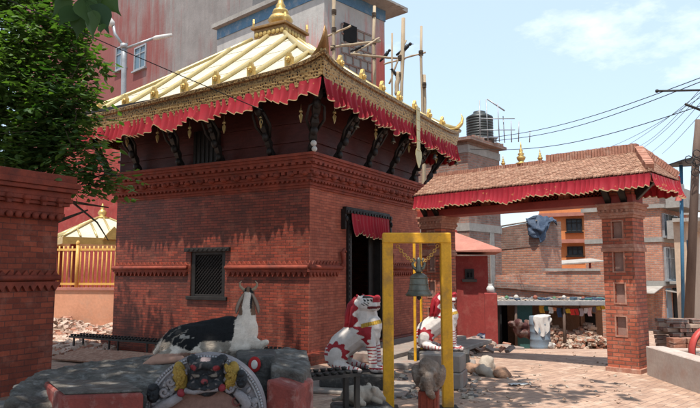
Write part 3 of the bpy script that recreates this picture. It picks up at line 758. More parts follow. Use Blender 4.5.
for j in range(rows):      # hipped end
    t0 = j/rows; xa = XR-HR*t0; za = ZG+(ZR-ZG)*t0; ya = YF+(YM-YF)*t0; yb = YB+(YM-YB)*t0
    y = ya
    while y < yb-.04:
        b1 = min(y+tw-.008, yb); d = -HR/rows; hz = (ZR-ZG)/rows; jt = r_.uniform(-.004, .006)
        m.hexa([(xa, y, za+jt), (xa, b1, za+jt), (xa+d*1.6, b1, za+hz*1.6-.01), (xa+d*1.6, y, za+hz*1.6-.01)],
               [(xa, y, za+jt+.026), (xa, b1, za+jt+.026), (xa+d*1.6, b1, za+hz*1.6+.008), (xa+d*1.6, y, za+hz*1.6+.008)])
        y += tw
m.build('roof_tiles', M['tile'], gate)
# ridge of upright bricks, and hip ridges
m = MB()
def course(p, q, h_, w_, stp=.05):
    p, q = Vector(p), Vector(q); d = (q-p); n = int(d.length/stp); dd = d.normalized(); yaw = math.atan2(d.y, d.x)
    for i in range(n):
        c = p+dd*(i+.5)*stp
        m.obox((c.x, c.y, c.z+h_/2-.03), (stp*.8, w_*r_.uniform(.9, 1.05), h_*r_.uniform(.92, 1.08)), (0, -math.asin(dd.z), yaw))
course((XL, YM, ZR), (XR-HR-1.65, YM, ZR), .07, .16); course((XR-HR-1.6, YM, ZR), (XR-HR+.02, YM, ZR), .15, .17)
course((XR-HR, YM, ZR), (XR-.02, YF+.02, ZG+.03), .12, .13); course((XR-HR, YM, ZR), (XR-.02, YB-.02, ZG+.03), .12, .13)
m.box(XL, XR-HR, YM-.04, YM+.04, ZR-.04, ZR+.03)
m.build('ridge', M['ridge_brick'], gate)
valance((XL, YF+.0, 0), (XR-.02, YF+.0, 0), (0, -1, 0), ZG-.03, .235, gate, seed=21, wav=.1, amp=.026)
valance((XR-.01, YF, 0), (XR-.01, YB, 0), (1, 0, 0), ZG-.03, .23, gate, seed=22, wav=.12, amp=.03)
valance((XR, YB, 0), (XL, YB, 0), (0, 1, 0), ZG-.03, .2, gate, seed=23, wav=.12, amp=.03)
for px, sc in ((540, .42), (521, .72), (503, .38)):
    oo = GO+gY*YM; t = span(oo, gX, px, 155)
    m = MB(); m.lathe([(r*sc, z*sc) for r, z in [(.13,0),(.14,.04),(.06,.07),(.1,.13),(.12,.19),(.06,.24),(.09,.28),(.04,.32),(.055,.37),(.02,.42),(.02,.5),(.004,.6)]], 14, (t, YM, ZR+.03 if px > 545 else ZR+.02))
    m.build('gilt_finial', M['gold'], gate)

# ================================================= BRICK PIER, front left
pe = P(56, 272, 9.0); pe.z = 0
pier = thing('brick_pier', 'dark old brick wall end with carved cornice under the tree at the left edge', 'wall', pe-dR*3.2, TA)
m = MB(); m.box(0, 3.2, 0, .55, 0, 2.66); m.build('brickwork', M['pier_brick'], pier)
m = MB()
z = 2.32
for e, dz in ((.03, .05), (.06, .05), (.05, .1), (.1, .05), (.13, .06), (.11, .08), (.17, .06), (.2, .08)):
    m.box(-.0, 3.2+e, -e, .55+e, z, z+dz-.002); z += dz
ztop_p = z
for i in range(26): m.lathe([(.045, -.02), (.05, 0), (.045, .02)], 10, (0, 0, 0)) if False else m.ball((.1+i*.122, -.085, 2.36), (.05, .035, .05), n=10)
for i in range(13): m.ball((.12+i*.25, -.12, 2.59), (.07, .07, .05), n=8); m.box(.09+i*.25, .15+i*.25, -.15, -.1, 2.5, 2.6)
m.box(0, 3.2+.16, -.16, .55+.16, z, z+.1); z += .1
m.build('cornice', M['terracotta'], pier, bevel=.005)
m = MB(); ZS2 = 1.42
m.box(1.9, 3.24, -.05, -.001, ZS2, ZS2+.05); m.tube([(2.0, -.05, ZS2+.1), (3.22, -.05, ZS2+.1)], .04, 8)
for i in range(11): m.prism([(2.02+i*.11, ZS2), (2.07+i*.11, ZS2-.08), (2.12+i*.11, ZS2)], -.05, -.001, 'y'); m.prism([(2.02+i*.11, ZS2+.14), (2.07+i*.11, ZS2+.2), (2.12+i*.11, ZS2+.14)], -.035, -.001, 'y')
m.tube([(2.02, -.05, ZS2+.1), (1.95, -.06, ZS2+.2), (1.98, -.06, ZS2+.33), (2.06, -.06, ZS2+.42), (2.0, -.06, ZS2+.5), (1.88, -.06, ZS2+.46)], [.04, .04, .038, .036, .036, .02], 8)
m.build('serpent_band', M['terracotta'], pier)
# ================================================= BUILDINGS BEHIND
def grp(o, g): o['group'] = g; return o
def window(parent, face, s0, z0, w_, h_, fm='dark_wood', pane='dark', bars=2, out=.06, sill=True):
    """face 'R' is the plane y=0, 'L' the plane x=0 of the parent's frame"""
    def bx(m, a, b, z0, z1, o0, o1):
        if face == 'R': m.box(a, b, -o1, -o0, z0, z1)
        else: m.box(-o1, -o0, a, b, z0, z1)
    m = MB(); t = max(.05, w_*.07)
    bx(m, s0, s0+t, z0, z0+h_, .002, out); bx(m, s0+w_-t, s0+w_, z0, z0+h_, .002, out)
    bx(m, s0+t, s0+w_-t, z0+h_-t, z0+h_, .002, out); bx(m, s0+t, s0+w_-t, z0, z0+t, .002, out)
    for i in range(1, bars): a = s0+w_*i/bars; bx(m, a-t*.4, a+t*.4, z0+t, z0+h_-t, .012, out*.8)
    bx(m, s0+t, s0+w_-t, z0+h_*.66, z0+h_*.66+t*.7, .014, out*.7)
    if sill: bx(m, s0-.08, s0+w_+.08, z0-.08, z0-.002, .002, out+.08)
    f = m.build('window', M[fm], parent)
    m = MB(); bx(m, s0+t*.6, s0+w_-t*.6, z0+t*.6, z0+h_-t*.6, .001, .011); m.build('pane', M[pane], f); return f
k = N('window_glass'); M['glass'] = k.done((.06,.075,.085), .12); 
k = N('blue_glass'); M['blue_glass'] = k.done((.09,.14,.18), .15)

# --- tall concrete block B (with blue band), corner at column 323
TB = R(47)
oB = P(323, 272, 22); oB.z = gz(oB.x, oB.y)
bR = Vector((math.cos(TB), math.sin(TB), 0)); bL = Vector((-math.sin(TB), math.cos(TB), 0))
wB = span(oB, bR, 386); qB = oB+bR*wB; hB = P(386, 11, qB.y).z-oB.z
tb = thing('concrete_tower', 'tall formed concrete block with blue band and block filled window behind the shrine roof', 'building', oB, TB)
m = MB(); m.box(0, wB, 0, 6.5, 0, hB); m.build('wall', M['wall_b'], tb)
m = MB(); m.box(-.03, wB+.03, -.03, 6.5, hB-.45, hB-.002); m.build('blue_band', M['blue_band'], tb)
m = MB(); m.box(-.25, wB+.75, -.6, 6.6, hB, hB+.18)
for i in range(14): m.obox((wB*i/13+.2, -.62, hB+.02), (.3, .25, .05), (0, rnd.uniform(-.2, .2), rnd.uniform(-.3, .3)))
m.build('roof_slab', M['concrete'], tb)
s0 = span(oB, bR, 340); s1 = span(oB, bR, 371)
zw0 = P(345, 72, (oB+bR*s0).y).z-oB.z; zw1 = P(345, 24, (oB+bR*s0).y).z-oB.z
m = MB(); m.box(s0, s1, -.05, -.002, zw0, zw1); f = m.build('window_filling', M['concrete'], tb)
m = MB()
nz_ = 5
for i in range(nz_+1): z = zw0+(zw1-zw0)*i/nz_; m.box(s0, s1, -.08, -.052, z-.03, z+.03)
for i in range(nz_):
    for j in range(4): x = s0+(s1-s0)*(j+(.5 if i % 2 else 0))/4; m.box(max(s0, x-.03), x+.03, -.08, -.052, zw0+(zw1-zw0)*i/nz_, zw0+(zw1-zw0)*(i+1)/nz_)
m.build('mortar_joints', M['dark'] if False else M['grey_brick'], f)
m = MB(); m.box(s0+.1, s0+.8, -.09, -.06, zw0+1.2, zw0+1.9); m.build('vent_opening', M['dark'], tb)
for i in range(6):      # formwork seams
    pass
# --- large red washed building A
oA = P(248, 272, 25.2); oA.z = gz(oA.x, oA.y)
ta = thing('red_washed_building', 'large grey concrete building with washed red paint streaks behind the shrine roof', 'building', oA, TB)
m = MB(); m.box(0, 4, 0, 26, 0, 22); m.build('wall', M['wall_a'], ta)
for pa, pb in ((108, 119), (127, 139)):
    a = span(oA, bL, pb); b = span(oA, bL, pa); yy = (oA+bL*a).y
    window(ta, 'L', a, P(pb, 67, yy).z-oA.z, b-a, P(pb, 43, yy).z-P(pb, 67, yy).z, 'steel', 'blue_glass', 2)
# --- brick building C behind the gate, with tank
oC = P(470, 272, 24); oC.z = gz(oC.x, oC.y); TC2 = R(50)
cR = Vector((math.cos(TC2), math.sin(TC2), 0))
wC = span(oC, cR, 502); hC = P(470, 141, oC.y).z-oC.z
tc_ = thing('grey_brick_building', 'grey brick building with concrete bands behind the gateway roof under the water tank', 'building', oC, TC2)
m = MB(); m.box(0, wC, 0, 6, 0, hC); m.build('wall', M['grey_brick'], tc_)
zz = P(490, 228, (oC+cR*wC*.6).y).z-oC.z
m = MB()
for z in (zz, zz+3.0): m.box(-.03, wC+.03, -.03, 6, z-.18, z+.12)
a = wC*.62; m.box(a, a+.35, -.028, -.001, 0, zz-.18); m.build('concrete_frame', M['concrete'], tc_)
m = MB(); m.box(-.3, wC+.1, -.3, 6, hC, hC+.12); 
for i in range(12): m.obox((rnd.uniform(0, wC), -.15, hC+.18), (.24, .15, .1), (0, 0, rnd.uniform(-1, 1)))
m.build('roof_slab', M['grey_brick'], tc_)
pt = P(480, 141, 25.5)
tk = thing('water_tank', 'black ribbed plastic water tank on the rooftop left of the wires', 'water tank', (pt.x, pt.y, hC+oC.z+.12))
rr = .54; zt = P(480, 112, 25.5).z-(hC+oC.z+.12); base = .25
pr = [(rr*.98, base)]
for i in range(9): z = base+(zt-.3-base)*i/8; pr += [(rr, z), (rr, z+.06), (rr*.96, z+.07), (rr*.96, z+(zt-.3-base)/8-.02)]
pr += [(rr*.7, zt-.14), (.25, zt-.06), (.25, zt), (.2, zt+.02)]
m = MB(); m.lathe(pr, 28); m.build('tank_body', M['tank'], tk)
m = MB()
for x in (-.5, .5):
    for y in (-.5, .5): m.box(x-.05, x+.05, y-.05, y+.05, 0, base)
m.box(-.6, .6, -.6, .6, base-.06, base-.001); m.build('tank_stand', M['steel'], tk)
rl = thing('rooftop_pipe_rail', 'grey steel pipe rails and risers around the rooftop water tank', 'railing', (pt.x, pt.y-.9, hC+oC.z+.12))
m = MB()
for x, h_ in ((-.2, 1.9), (.15, 2.0), (.55, 1.75), (.8, 1.2), (1.05, .95), (1.3, .9), (1.75, .5)): m.tube([(x, .1*math.sin(x*9), -.05), (x+.04*math.sin(x*30), .1*math.sin(x*9), h_*.85)], .02, 6)
for z in (.45, .9): m.tube([(-.2, .02, z), (1.2, .0, z)], .018, 6)
m.tube([(.15, .05, 1.7), (.8, -.05, 1.2)], .03, 6); m.build('pipe', M['steel'], rl)
# --- brick ruin D
oD = P(540, 272, 27); oD.z = gz(oD.x, oD.y)-.2; TD = R(40)
dDR = Vector((math.cos(TD), math.sin(TD), 0)); dDL = Vector((-math.sin(TD), math.cos(TD), 0))
wD = span(oD, dDR, 562); lD = span(oD, dDL, 499)
hD = P(540, 221, oD.y).z-oD.z; hD1 = P(502, 229, (oD+dDL*lD).y).z-oD.z; hD2 = P(562, 222, (oD+dDR*wD).y).z-oD.z
td = thing('unfinished_brick_building', 'unplastered orange brick building with a blue tarp on its corner, seen through the gateway', 'building', oD, TD)
m = MB(); m.hexa([(0,0,0),(wD,0,0),(wD,lD,0),(0,lD,0)], [(0,0,hD),(wD,0,hD2),(wD,lD,hD1),(0,lD,hD1)]); m.build('wall', M['raw_brick'], td)
m = MB(); m.hexa([(-.02,-.02,hD*.8),(wD+.02,-.02,hD*.8),(wD+.02,lD,hD*.78),(-.02,lD,hD*.78)], [(-.02,-.02,hD+.02),(wD+.02,-.02,hD2+.02),(wD+.02,lD,hD1+.02),(-.02,lD,hD1+.02)]); m.build('upper_courses', M['grey_brick'], td)
m = MB()
for i in range(9): m.box(.25+i*.13*wD/1.6, .29+i*.13*wD/1.6, -.015, -.001, hD*.42, hD*.46)
m.build('putlog_holes', M['dark'], td)
m = MB(); m.box(-.12, wD+.05, .0, .06, hD+.0, hD+.05); m.tube([(0, .1, hD+.05), (0, lD, hD1+.1)], .04); m.build('roof_edge', M['tin'], td)
# tarp: a crumpled sheet over the corner
tz_ = hD+.03
def tf(u, v):
    a = (u-.25)*2.6; d = v*1.25*(.55+.45*math.sin(u*5+.6))
    n_ = mnoise.noise(Vector((u*6, v*5, 1)))*.16
    if v < .3: return (max(a, -.08+n_*.3)*.62, -.1+(.3-v)*1.2+n_*.2 if a > 0 else -a*.9, tz_+.12+n_)
    return (a*.62-.08, -.14+n_*.8, tz_+.1-d*.9+n_*.3) if a > 0 else (-.14+n_*.8, -a*.8-.1, tz_+.1-d*.7+n_*.3)
m = MB(); m.grid(tf, 30, 24); tp = m.build('tarpaulin', M['tarp'], None, loc=oD, rz=TD, solid=.02)
tag(tp, 'crumpled blue tarpaulin hanging over the corner of the orange brick building', 'tarpaulin')
# --- orange building E
oE_ = P(588, 272, 42); oE_.z = -1.4; TE = R(64); 
te = thing('orange_building', 'orange painted house with brown windows behind the brick buildings', 'building', oE_, TE)
eL = Vector((-math.sin(TE), math.cos(TE), 0)); lE = span(oE_, eL, 541); 
m = MB(); m.box(0, 5, 0, lE, 0, P(575, 197, 42).z-oE_.z); m.build('wall', M['orange_paint'], te)
for y0_, y1_ in ((243, 214), (246+24, 252-5)):
    pass
m = MB()
for py in (214, 241, 270):
    m = MB(); z = P(575, py, 42).z-oE_.z; m.box(-.35, -.002, -.3, lE, z-.12, z+.12); m.build('ledge', M['salmon'], te)
for (ya, yb) in ((232, 219), (256, 246.5)):
    a = span(oE_, eL, 584); b = span(oE_, eL, 568); z0 = P(576, ya, 42.5).z-oE_.z; z1 = P(576, yb, 42.5).z-oE_.z
    window(te, 'L', a, z0, b-a, z1-z0, 'dark_wood', 'glass', 3, .1)
# tin roof on red posts in front of the orange house
tr_ = thing('tin_canopy', 'small rusty tin canopy on a red post in front of the orange house', 'canopy', P(575, 272, 34))
zc = P(575, 262, 34).z-P(575, 272, 34).z
m = MB(); m.obox((0, 0, zc+.02), (2.6, 1.6, .06), (.1, -.07, .1)); m.build('roof_sheet', M['tin'], tr_)
m = MB(); m.tube([(.7, -.3, -3.2), (.7, -.3, zc)], .06); m.build('post', M['beam_red'], tr_)
# --- big brick building F, right
oF = P(663, 272, 33); oF.z = gz(oF.x, oF.y); TF = R(48)
fR = Vector((math.cos(TF), math.sin(TF), 0)); fL = Vector((-math.sin(TF), math.cos(TF), 0))
lF = span(oF, fL, 586); wF = span(oF, fR, 684); 
zf = lambda py, px=655, Y=33: P(px, py, Y).z-oF.z
tf_ = thing('brick_apartment', 'tall raw brick apartment building with balconies and shuttered windows right of the gate pillar', 'building', oF, TF)
m = MB(); m.box(0, wF, 0, lF, 0, zf(208)); m.build('wall', M['raw_brick'], tf_)
m = MB(); m.box(-.02, 1.2, .0, lF, zf(208)+.2, zf(180)); m.box(1.2, wF, 1.2, lF, zf(208)+.2, zf(192)); m.build('upper_storey', M['grey_brick'], tf_)
m = MB()
m.box(-.15, wF+.1, -.25, lF+.1, zf(208), zf(208)+.2)
for z in (zf(239), zf(283)): m.box(-.05, wF, -.05, lF, z-.14, z+.1)
m.build('floor_band', M['concrete'], tf_)
for z in (zf(208), zf(239), zf(284)):     # balconies on the street side
    m = MB(); m.box(.15, wF+.2, -1.15, -.251, z, z+.14); b = m.build('balcony', M['concrete'], tf_)
    if z > 0 and z != zf(284):
        m = MB(); m.box(.15, wF+.2, -1.15, -1.05, z+.141, z+.95); m.box(.15, .25, -1.05, -.26, z+.141, z+.95); m.build('parapet', M['concrete'], b)
for (z0, z1) in ((zf(236), zf(213)), (zf(280), zf(247))):
    for i in range(4): window(tf_, 'R', .25+i*wF*.23, z0, wF*.19, z1-z0, 'concrete' if i % 2 else 'steel', 'glass' if i % 2 else 'dark', 2, .12)
    window(tf_, 'L', 1.3, z0+.3, 1.0, (z1-z0)*.6, 'dark_wood', 'dark', 2)
for i in range(3): 
    m = MB(); m.box(.3+i*wF*.3, .3+i*wF*.3+wF*.2, -.05, -.002, 0, 2.1); m.build('shop_door', M['dark'] if i % 2 else M['barrel'], tf_)
for i in range(3):
    m = MB(); m.box(-.05, -.002, 1+i*2.0, 1.9+i*2.0, 0, 1.9); m.build('shop_door', M['dark'] if i != 1 else M['blue_paint'], tf_)
m = MB(); m.hexa([(-1.6, .0, zf(289)-.2), (-.02, .0, zf(289)+.12), (-.02, lF, zf(289)+.12), (-1.6, lF, zf(289)-.2)], [(-1.6, .0, zf(289)-.16), (-.02, .0, zf(289)+.16), (-.02, lF, zf(289)+.16), (-1.6, lF, zf(289)-.16)]); m.build('awning', M['tin'], tf_)
m = MB(); m.hexa([(0, -1.9, zf(291)-.3), (wF, -1.9, zf(291)-.3), (wF, -.06, zf(291)), (0, -.06, zf(291))], [(0, -1.9, zf(291)-.26), (wF, -1.9, zf(291)-.26), (wF, -.06, zf(291)+.04), (0, -.06, zf(291)+.04)]); m.build('awning', M['tin'], tf_)
# houses further up the street
for (px, pyt, Y, c, lab, cat_, wdt) in ((689, 215, 52, 'salmon', 'distant pink plastered house at the end of the street', 'building', 5), (677, 244, 60, 'grey_brick', 'distant low grey house at the end of the street', 'building', 6)):
    o_ = P(px, 272, Y); o_.z = -1.4
    h_ = thing('street_house', lab, cat_, o_, R(60)); m = MB(); hh = P(px, pyt, Y).z+1.4; m.box(0, wdt, 0, 6, 0, hh); m.build('wall', M[c], h_)
    m = MB(); m.box(-.3, wdt+.3, -.3, 6.3, hh, hh+.15); m.build('roof_slab', M['concrete'], h_)
    for i in range(2):
        for j in range(2): window(h_, 'L', .8+i*2.2, .9+j*2.7, 1.1, 1.3, 'dark_wood', 'glass')
# beige building edge at right
oG = P(688, 272, 17.5); oG.z = gz(oG.x, oG.y)
tg = thing('beige_building', 'beige plastered wall of a building cut by the right edge behind the pole', 'building', oG, R(58))
m = MB(); m.box(0, 6, 0, .3, 0, P(693, 222, 17.5).z-oG.z); m.build('wall', M['beige'], tg)
m = MB(); m.box(.1, .9, -.05, -.002, P(697, 262, 17.5).z-oG.z, P(697, 240, 17.5).z-oG.z); m.build('blue_panel', M['blue_paint'], tg)
m = MB(); hh = P(693, 222, 17.5).z-oG.z; m.box(-.2, 6, -.5, .3, hh, hh+.1); m.build('roof_edge', M['tin'], tg)

# --- red little house
oI = P(488, 272, 18.5); oI.z = gz(oI.x, oI.y); TI = R(79); 
iL = Vector((-math.sin(TI), math.cos(TI), 0)); lI = span(oI, iL, 438)
zi = lambda py, Y=18.8: P(470, py, Y).z-oI.z
ti = thing('red_hut', 'small red plastered hut with sloping salmon roof between the yellow frame and shed', 'hut', oI, TI)
m = MB(); m.box(0, 2.6, 0, lI, 0, zi(256)); m.build('wall', M['red_plaster'], ti)
za, zb = zi(252), zi(228)
m = MB(); m.hexa([(-.45, -.38, za-.02), (2.9, -.3, za-.02), (2.9, lI+.2, za+.0), (-.35, lI+.2, za)], [(-.45, -.38, za+.06), (2.9, -.35, za+.08), (1.9, lI*.8, zb), (.9, lI*.8, zb)])
m.build('roof', M['salmon'], ti)
m = MB(); m.box(.9, 1.9, lI*.62, lI*.95, za+.1, zi(228)); m.build('parapet_block', M['red_plaster'], ti, bevel=.02)
window(ti, 'L', span(oI, iL, 474), zi(279), span(oI, iL, 465)-span(oI, iL, 474), zi(269)-zi(279), 'dark_wood', 'dark', 2, .05)
m = MB(); a = span(oI, iL, 456); m.box(-.04, -.002, a, a+.75, 0, zi(266)); m.build('door', M['dark'], ti)
# red gate post with white pot
pp = P(490, 272, 17.6); pp.z = gz(pp.x, pp.y)
rp_ = thing('red_post', 'short red square post with a white pot on top beside the shed', 'post', pp, TI)
hh = P(490, 293, 17.6).z-pp.z
m = MB(); m.box(-.17, .17, -.17, .17, 0, hh); m.build('shaft', M['red_plaster'], rp_, bevel=.015)
m = MB(); m.lathe([(.06, 0), (.1, .04), (.11, .13), (.07, .19), (.05, .22), (.07, .25)], 14); tag(m.build('white_pot', M['white_cloth'], None, loc=(pp.x, pp.y, pp.z+hh)), 'small white pot standing on the red square post', 'pot')
# --- shed
oH = P(503, 272, 22.5); oH.z = gz(oH.x, oH.y+1); TH = R(-4)
sh = thing('tin_shed', 'open fronted shed with flat tin roof crowded with salvaged bricks and cloth', 'shed', oH, TH)
hR = Vector((math.cos(TH), math.sin(TH), 0)); wH = span(oH, hR, 606)
zh = lambda py, Y=22.5: P(550, py, Y).z-oH.z
zr = zh(302)
m = MB(); m.box(-.3, wH+.1, -.5, 1.9, zr, zr+.05)
for i in range(26): m.tube([(-.25+i*.15*wH/3.7, -.52, zr+.055), (-.25+i*.15*wH/3.7, 1.9, zr+.065)], .022, 6)
m.build('tin_roof', M['tin'], sh)
m = MB(); m.box(-.3, wH+.1, -.56, -.51, zr-.08, zr+.06); m.build('roof_edge_beam', M['steel'], sh)
m = MB(); m.box(-.2, wH, 1.7, 1.85, 0, zr); m.build('back_wall', M['clay'], sh)
m = MB(); m.box(wH-.75, wH, .6, .75, 0, zr-.01); m.build('front_wall', M['clay'], sh)
m = MB(); m.box(wH-.6, wH-.25, .55, .598, 0, zr*.75); m.build('door', M['dark'], sh)
m = MB(); m.box(.35, .95, -.1, -.06, .0, zr-.01); m.build('teal_partition', M['teal'], sh)
m = MB(); m.box(-.22, -.16, -.45, 1.6, 0, zr-.01); m.build('side_sheet', M['dark'], sh)
for px in (512, 559):
    t = span(oH, hR, px); m = MB(); m.tube([(t, -.42, 0), (t+.02, -.42, zr)], .05, 6); m.build('post', M['pole_brown'], sh)
m = MB(); m.box(-.15, .32, 1.2, 1.25, 0, zr-.01); m.build('dark_doorway', M['dark'], sh)
# stacked rubble bricks inside, as one uncountable heap
def heap(name, label, cat, pts, n, mats, size=(.2, .1, .06), flat=1):
    m = MB()
    for i in range(n):
        p = pts(); mi = rnd.randrange(len(mats)); q = rnd.uniform(.6, 1.25)
        m.obox(p, (size[0]*q, size[1]*q, size[2]*q), (rnd.uniform(-.5, .5)*flat, rnd.uniform(-.5, .5)*flat, rnd.uniform(0, 3.1)), mi, .18)
    return tag(m.build(name, [M[q] for q in mats], None), label, cat, kind='stuff')
tL, tR = span(oH, hR, 537), span(oH, hR, 590)
def hp1():
    x = rnd.uniform(tL, tR); h_ = (zr*.8)*(.75+.25*math.sin(x*2.1)); z = rnd.random()**1.2*h_
    y = -.0-.4*(1-z/h_)+rnd.uniform(-.12, .25); q = oH+hR*x+Vector((-hR.y, hR.x, 0))*y; return (q.x, q.y, oH.z+z)
M['brick_loose'] = mat('loose_brick', (.36,.16,.1), (.26,.11,.07), 9, .9, dirt=(.5,.4,.33), dirt_amt=.5)
M['brick_dusty'] = mat('dusty_brick', (.46,.34,.26), (.36,.25,.19), 9, .9)
heap('salvaged_brick_stack', 'stack of dusty salvaged bricks heaped under the shed roof', 'bricks', hp1, 900, ['brick_loose', 'brick_dusty', 'brick_dusty'], (.22, .12, .07), .5)
def hp2():
    t = rnd.random(); q = P(rnd.uniform(562, 608), 272, 21.6); h_ = .35*math.exp(-((q.x-P(592, 272, 21.6).x)/.9)**2)
    return (q.x, q.y+rnd.uniform(-.5, .6), gz(q.x, q.y)+rnd.random()*h_+.02)
heap('broken_brick_heap', 'low heap of broken bricks in front of the shed at its right', 'bricks', hp2, 260, ['brick_loose', 'brick_dusty', 'light_stone'])
# drum wrapped in cloth
pb = P(538, 272, 21.3); pb.z = gz(pb.x, pb.y); hb = P(538, 316, 21.3).z-pb.z
m = MB(); rr = (X(549, 21.3)-X(529, 21.3))/2
pr = [(rr*.97, 0), (rr, .03)]
for i in range(4): z = .05+i*(hb-.1)/4; pr += [(rr, z), (rr*1.03, z+.03), (rr, z+.06)]
pr += [(rr, hb-.02), (rr*.95, hb)]
m.lathe(pr, 24); dr_ = thing('blue_drum', 'large faded blue drum standing in front of the shed', 'drum', pb); m.build('drum_body', M['barrel'], dr_)
def cf(u, v):
    a = -2.4+u*3.0; r1 = rr*1.06+.03*math.sin(u*30)*v
    if v < .3: return (math.cos(a)*rr*1.04*v/.3, math.sin(a)*rr*1.04*v/.3, hb+.03+.02*math.sin(u*20))
    return (math.cos(a)*r1+.02*math.sin(v*9), math.sin(a)*r1, hb+.03-(v-.3)*(.55+.4*math.sin(u*6)))
m = MB(); m.grid(cf, 40, 16); tag(m.build('white_cloth', M['white_cloth'], None, loc=pb), 'pale cloth draped over the rim of the faded blue drum', 'cloth')
# bundles of cloth
def bundle(name, label, px, py, Y, r_, c, seed, n=7, sq=.6, kk=1):
    rr2 = random.Random(seed); p = P(px, 272, Y); p.z = gz(p.x, p.y); m = MB()
    for i in range(n): m.ball((rr2.uniform(-1, 1)*r_*.6, rr2.uniform(-.5, .5)*r_*.5, r_*sq*rr2.uniform(.3, 1)), (kk*r_*rr2.uniform(.4, .7), kk*r_*rr2.uniform(.3, .5), kk*r_*rr2.uniform(.3, .5)), (rr2.random(), rr2.random(), 0), n=10)
    def cfn(co, no):
        q = mnoise.noise(Vector(co)*5+Vector((seed, 0, 0))); return [c[0], c[1], c[2]][0 if q < -.12 else (1 if q < .15 else 2)]
    o = blob(name, m, M['mixed'], None, .035, 3, cfn, p, 0, .05, 4); return tag(o, label, 'cloth bundle')
bundle('cloth_bundle', 'tall bundle of dark red and brown cloth beside the teal partition', 521, 330, 21.4, .52, [(.06,.02,.02),(.11,.05,.04),(.16,.11,.1)], 3, 26, 1.7, .5)
bundle('cloth_bundle', 'blue and white patterned cloth bundle against the red hut', 480, 330, 17.6, .26, [(.03,.05,.12),(.4,.4,.42),(.08,.1,.2)], 5, 6, 1.4)
bundle('cloth_bundle', 'dark flat cloth heap lying on stones before the red hut', 473, 338, 16.4, .42, [(.05,.04,.045),(.12,.09,.08),(.3,.2,.17)], 8, 7, .4)
bundle('cloth_bundle', 'pale sack slumped at the foot of the blue drum', 549, 341, 20.8, .17, [(.4,.38,.36),(.28,.25,.22),(.5,.48,.45)], 11, 6, 1.0)
bundle('cloth_bundle', 'clay coloured sacking heap leaning under the shed roof right', 584, 334, 22.0, .4, [(.33,.18,.11),(.28,.15,.09),(.38,.23,.15)], 13, 8, .9)
# washing on a line
wl = thing('washing_line', 'line of small red, orange and white cloths strung under the shed roof', 'washing line', oH, TH)
m = MB(); ta_, tb2 = span(oH, hR, 536), span(oH, hR, 600); zl = zh(305, 22)
def sagp(t): return zl-.12*math.sin(math.pi*t)
m.tube([(ta_+(tb2-ta_)*i/12, -.35, sagp(i/12)) for i in range(13)], .008, 4); m.build('line', M['wire'], wl)
cols = [(.5,.25,.03),(.03,.1,.08),(.6,.58,.55),(.5,.2,.1),(.03,.05,.1),(.02,.02,.02),(.5,.3,.03),(.55,.04,.03),(.45,.03,.03),(.35,.3,.32),(.55,.5,.5),(.6,.4,.4),(.1,.1,.12),(.5,.35,.05),(.6,.4,.05)]
for i, c in enumerate(cols):
    t = (i+.6)/len(cols); x = ta_+(tb2-ta_)*t; w_ = rnd.uniform(.1, .2); h_ = rnd.uniform(.12, .32); ph_ = rnd.random()*6
    m = MB(); m.col = c; m.grid(lambda u, v: (x+(u-.5)*w_+.02*math.sin(v*4+ph_), -.35+.025*math.sin(u*9+ph_)*v, sagp(t)-h_*v), 6, 4)
    m.build('hanging_cloth', M['mixed'], wl, colors=True)
# oddments on the shed roof
for i in range(9):
    px = 506+i*9.5; p = P(px, 272, 22.6+rnd.uniform(-.3, .6)); z_ = oH.z+zr+.08; c = [(.08,.17,.1),(.42,.4,.37),(.1,.15,.2),(.25,.09,.06),(.3,.25,.2)][i % 5]; fz = rnd.uniform(.45, .75)
    lb = ['green plastic tub', 'white plastic jar', 'blue crate', 'red tin can', 'brown clay brick'][i % 5]
    m = MB(); m.col = c
    if i % 5 in (0, 1, 3): m.lathe([(.09, 0), (.12, .02), (.13, .14), (.1, .16), (.07, .2), (.06, .22)], 12)
    else:
        m.box(-.16, .16, -.1, .1, 0, .13); m.box(-.17, .17, -.11, .11, .1, .125)
    m.v = [v*fz for v in m.v]
    tag(m.build(['plastic_tub', 'plastic_jar', 'plastic_crate', 'tin_can', 'clay_block'][i % 5], M['mixed'], None, loc=(p.x, p.y, z_), rz=i, colors=True, bevel=.01),
        lb+' lying on the shed roof, '+['leftmost of all', 'second from the left end', 'third from the left end', 'fourth from the left end', 'in the middle', 'just right of the middle', 'right of the shed post', 'second from the right end', 'rightmost of all'][i], ['tub', 'jar', 'crate', 'can', 'block'][i % 5])
def hp7():
    px = rnd.uniform(500, 600); Y = 22.3+rnd.uniform(0, 1.6); p = P(px, 272, Y); return (p.x, p.y, oH.z+zr+.09)
heap('roof_clutter', 'bricks, rags and scrap scattered over the tin shed roof', 'scrap', hp7, 70, ['brick_dusty', 'tin', 'steel', 'tarp', 'clay', 'teal'], (.3, .2, .07), .25)
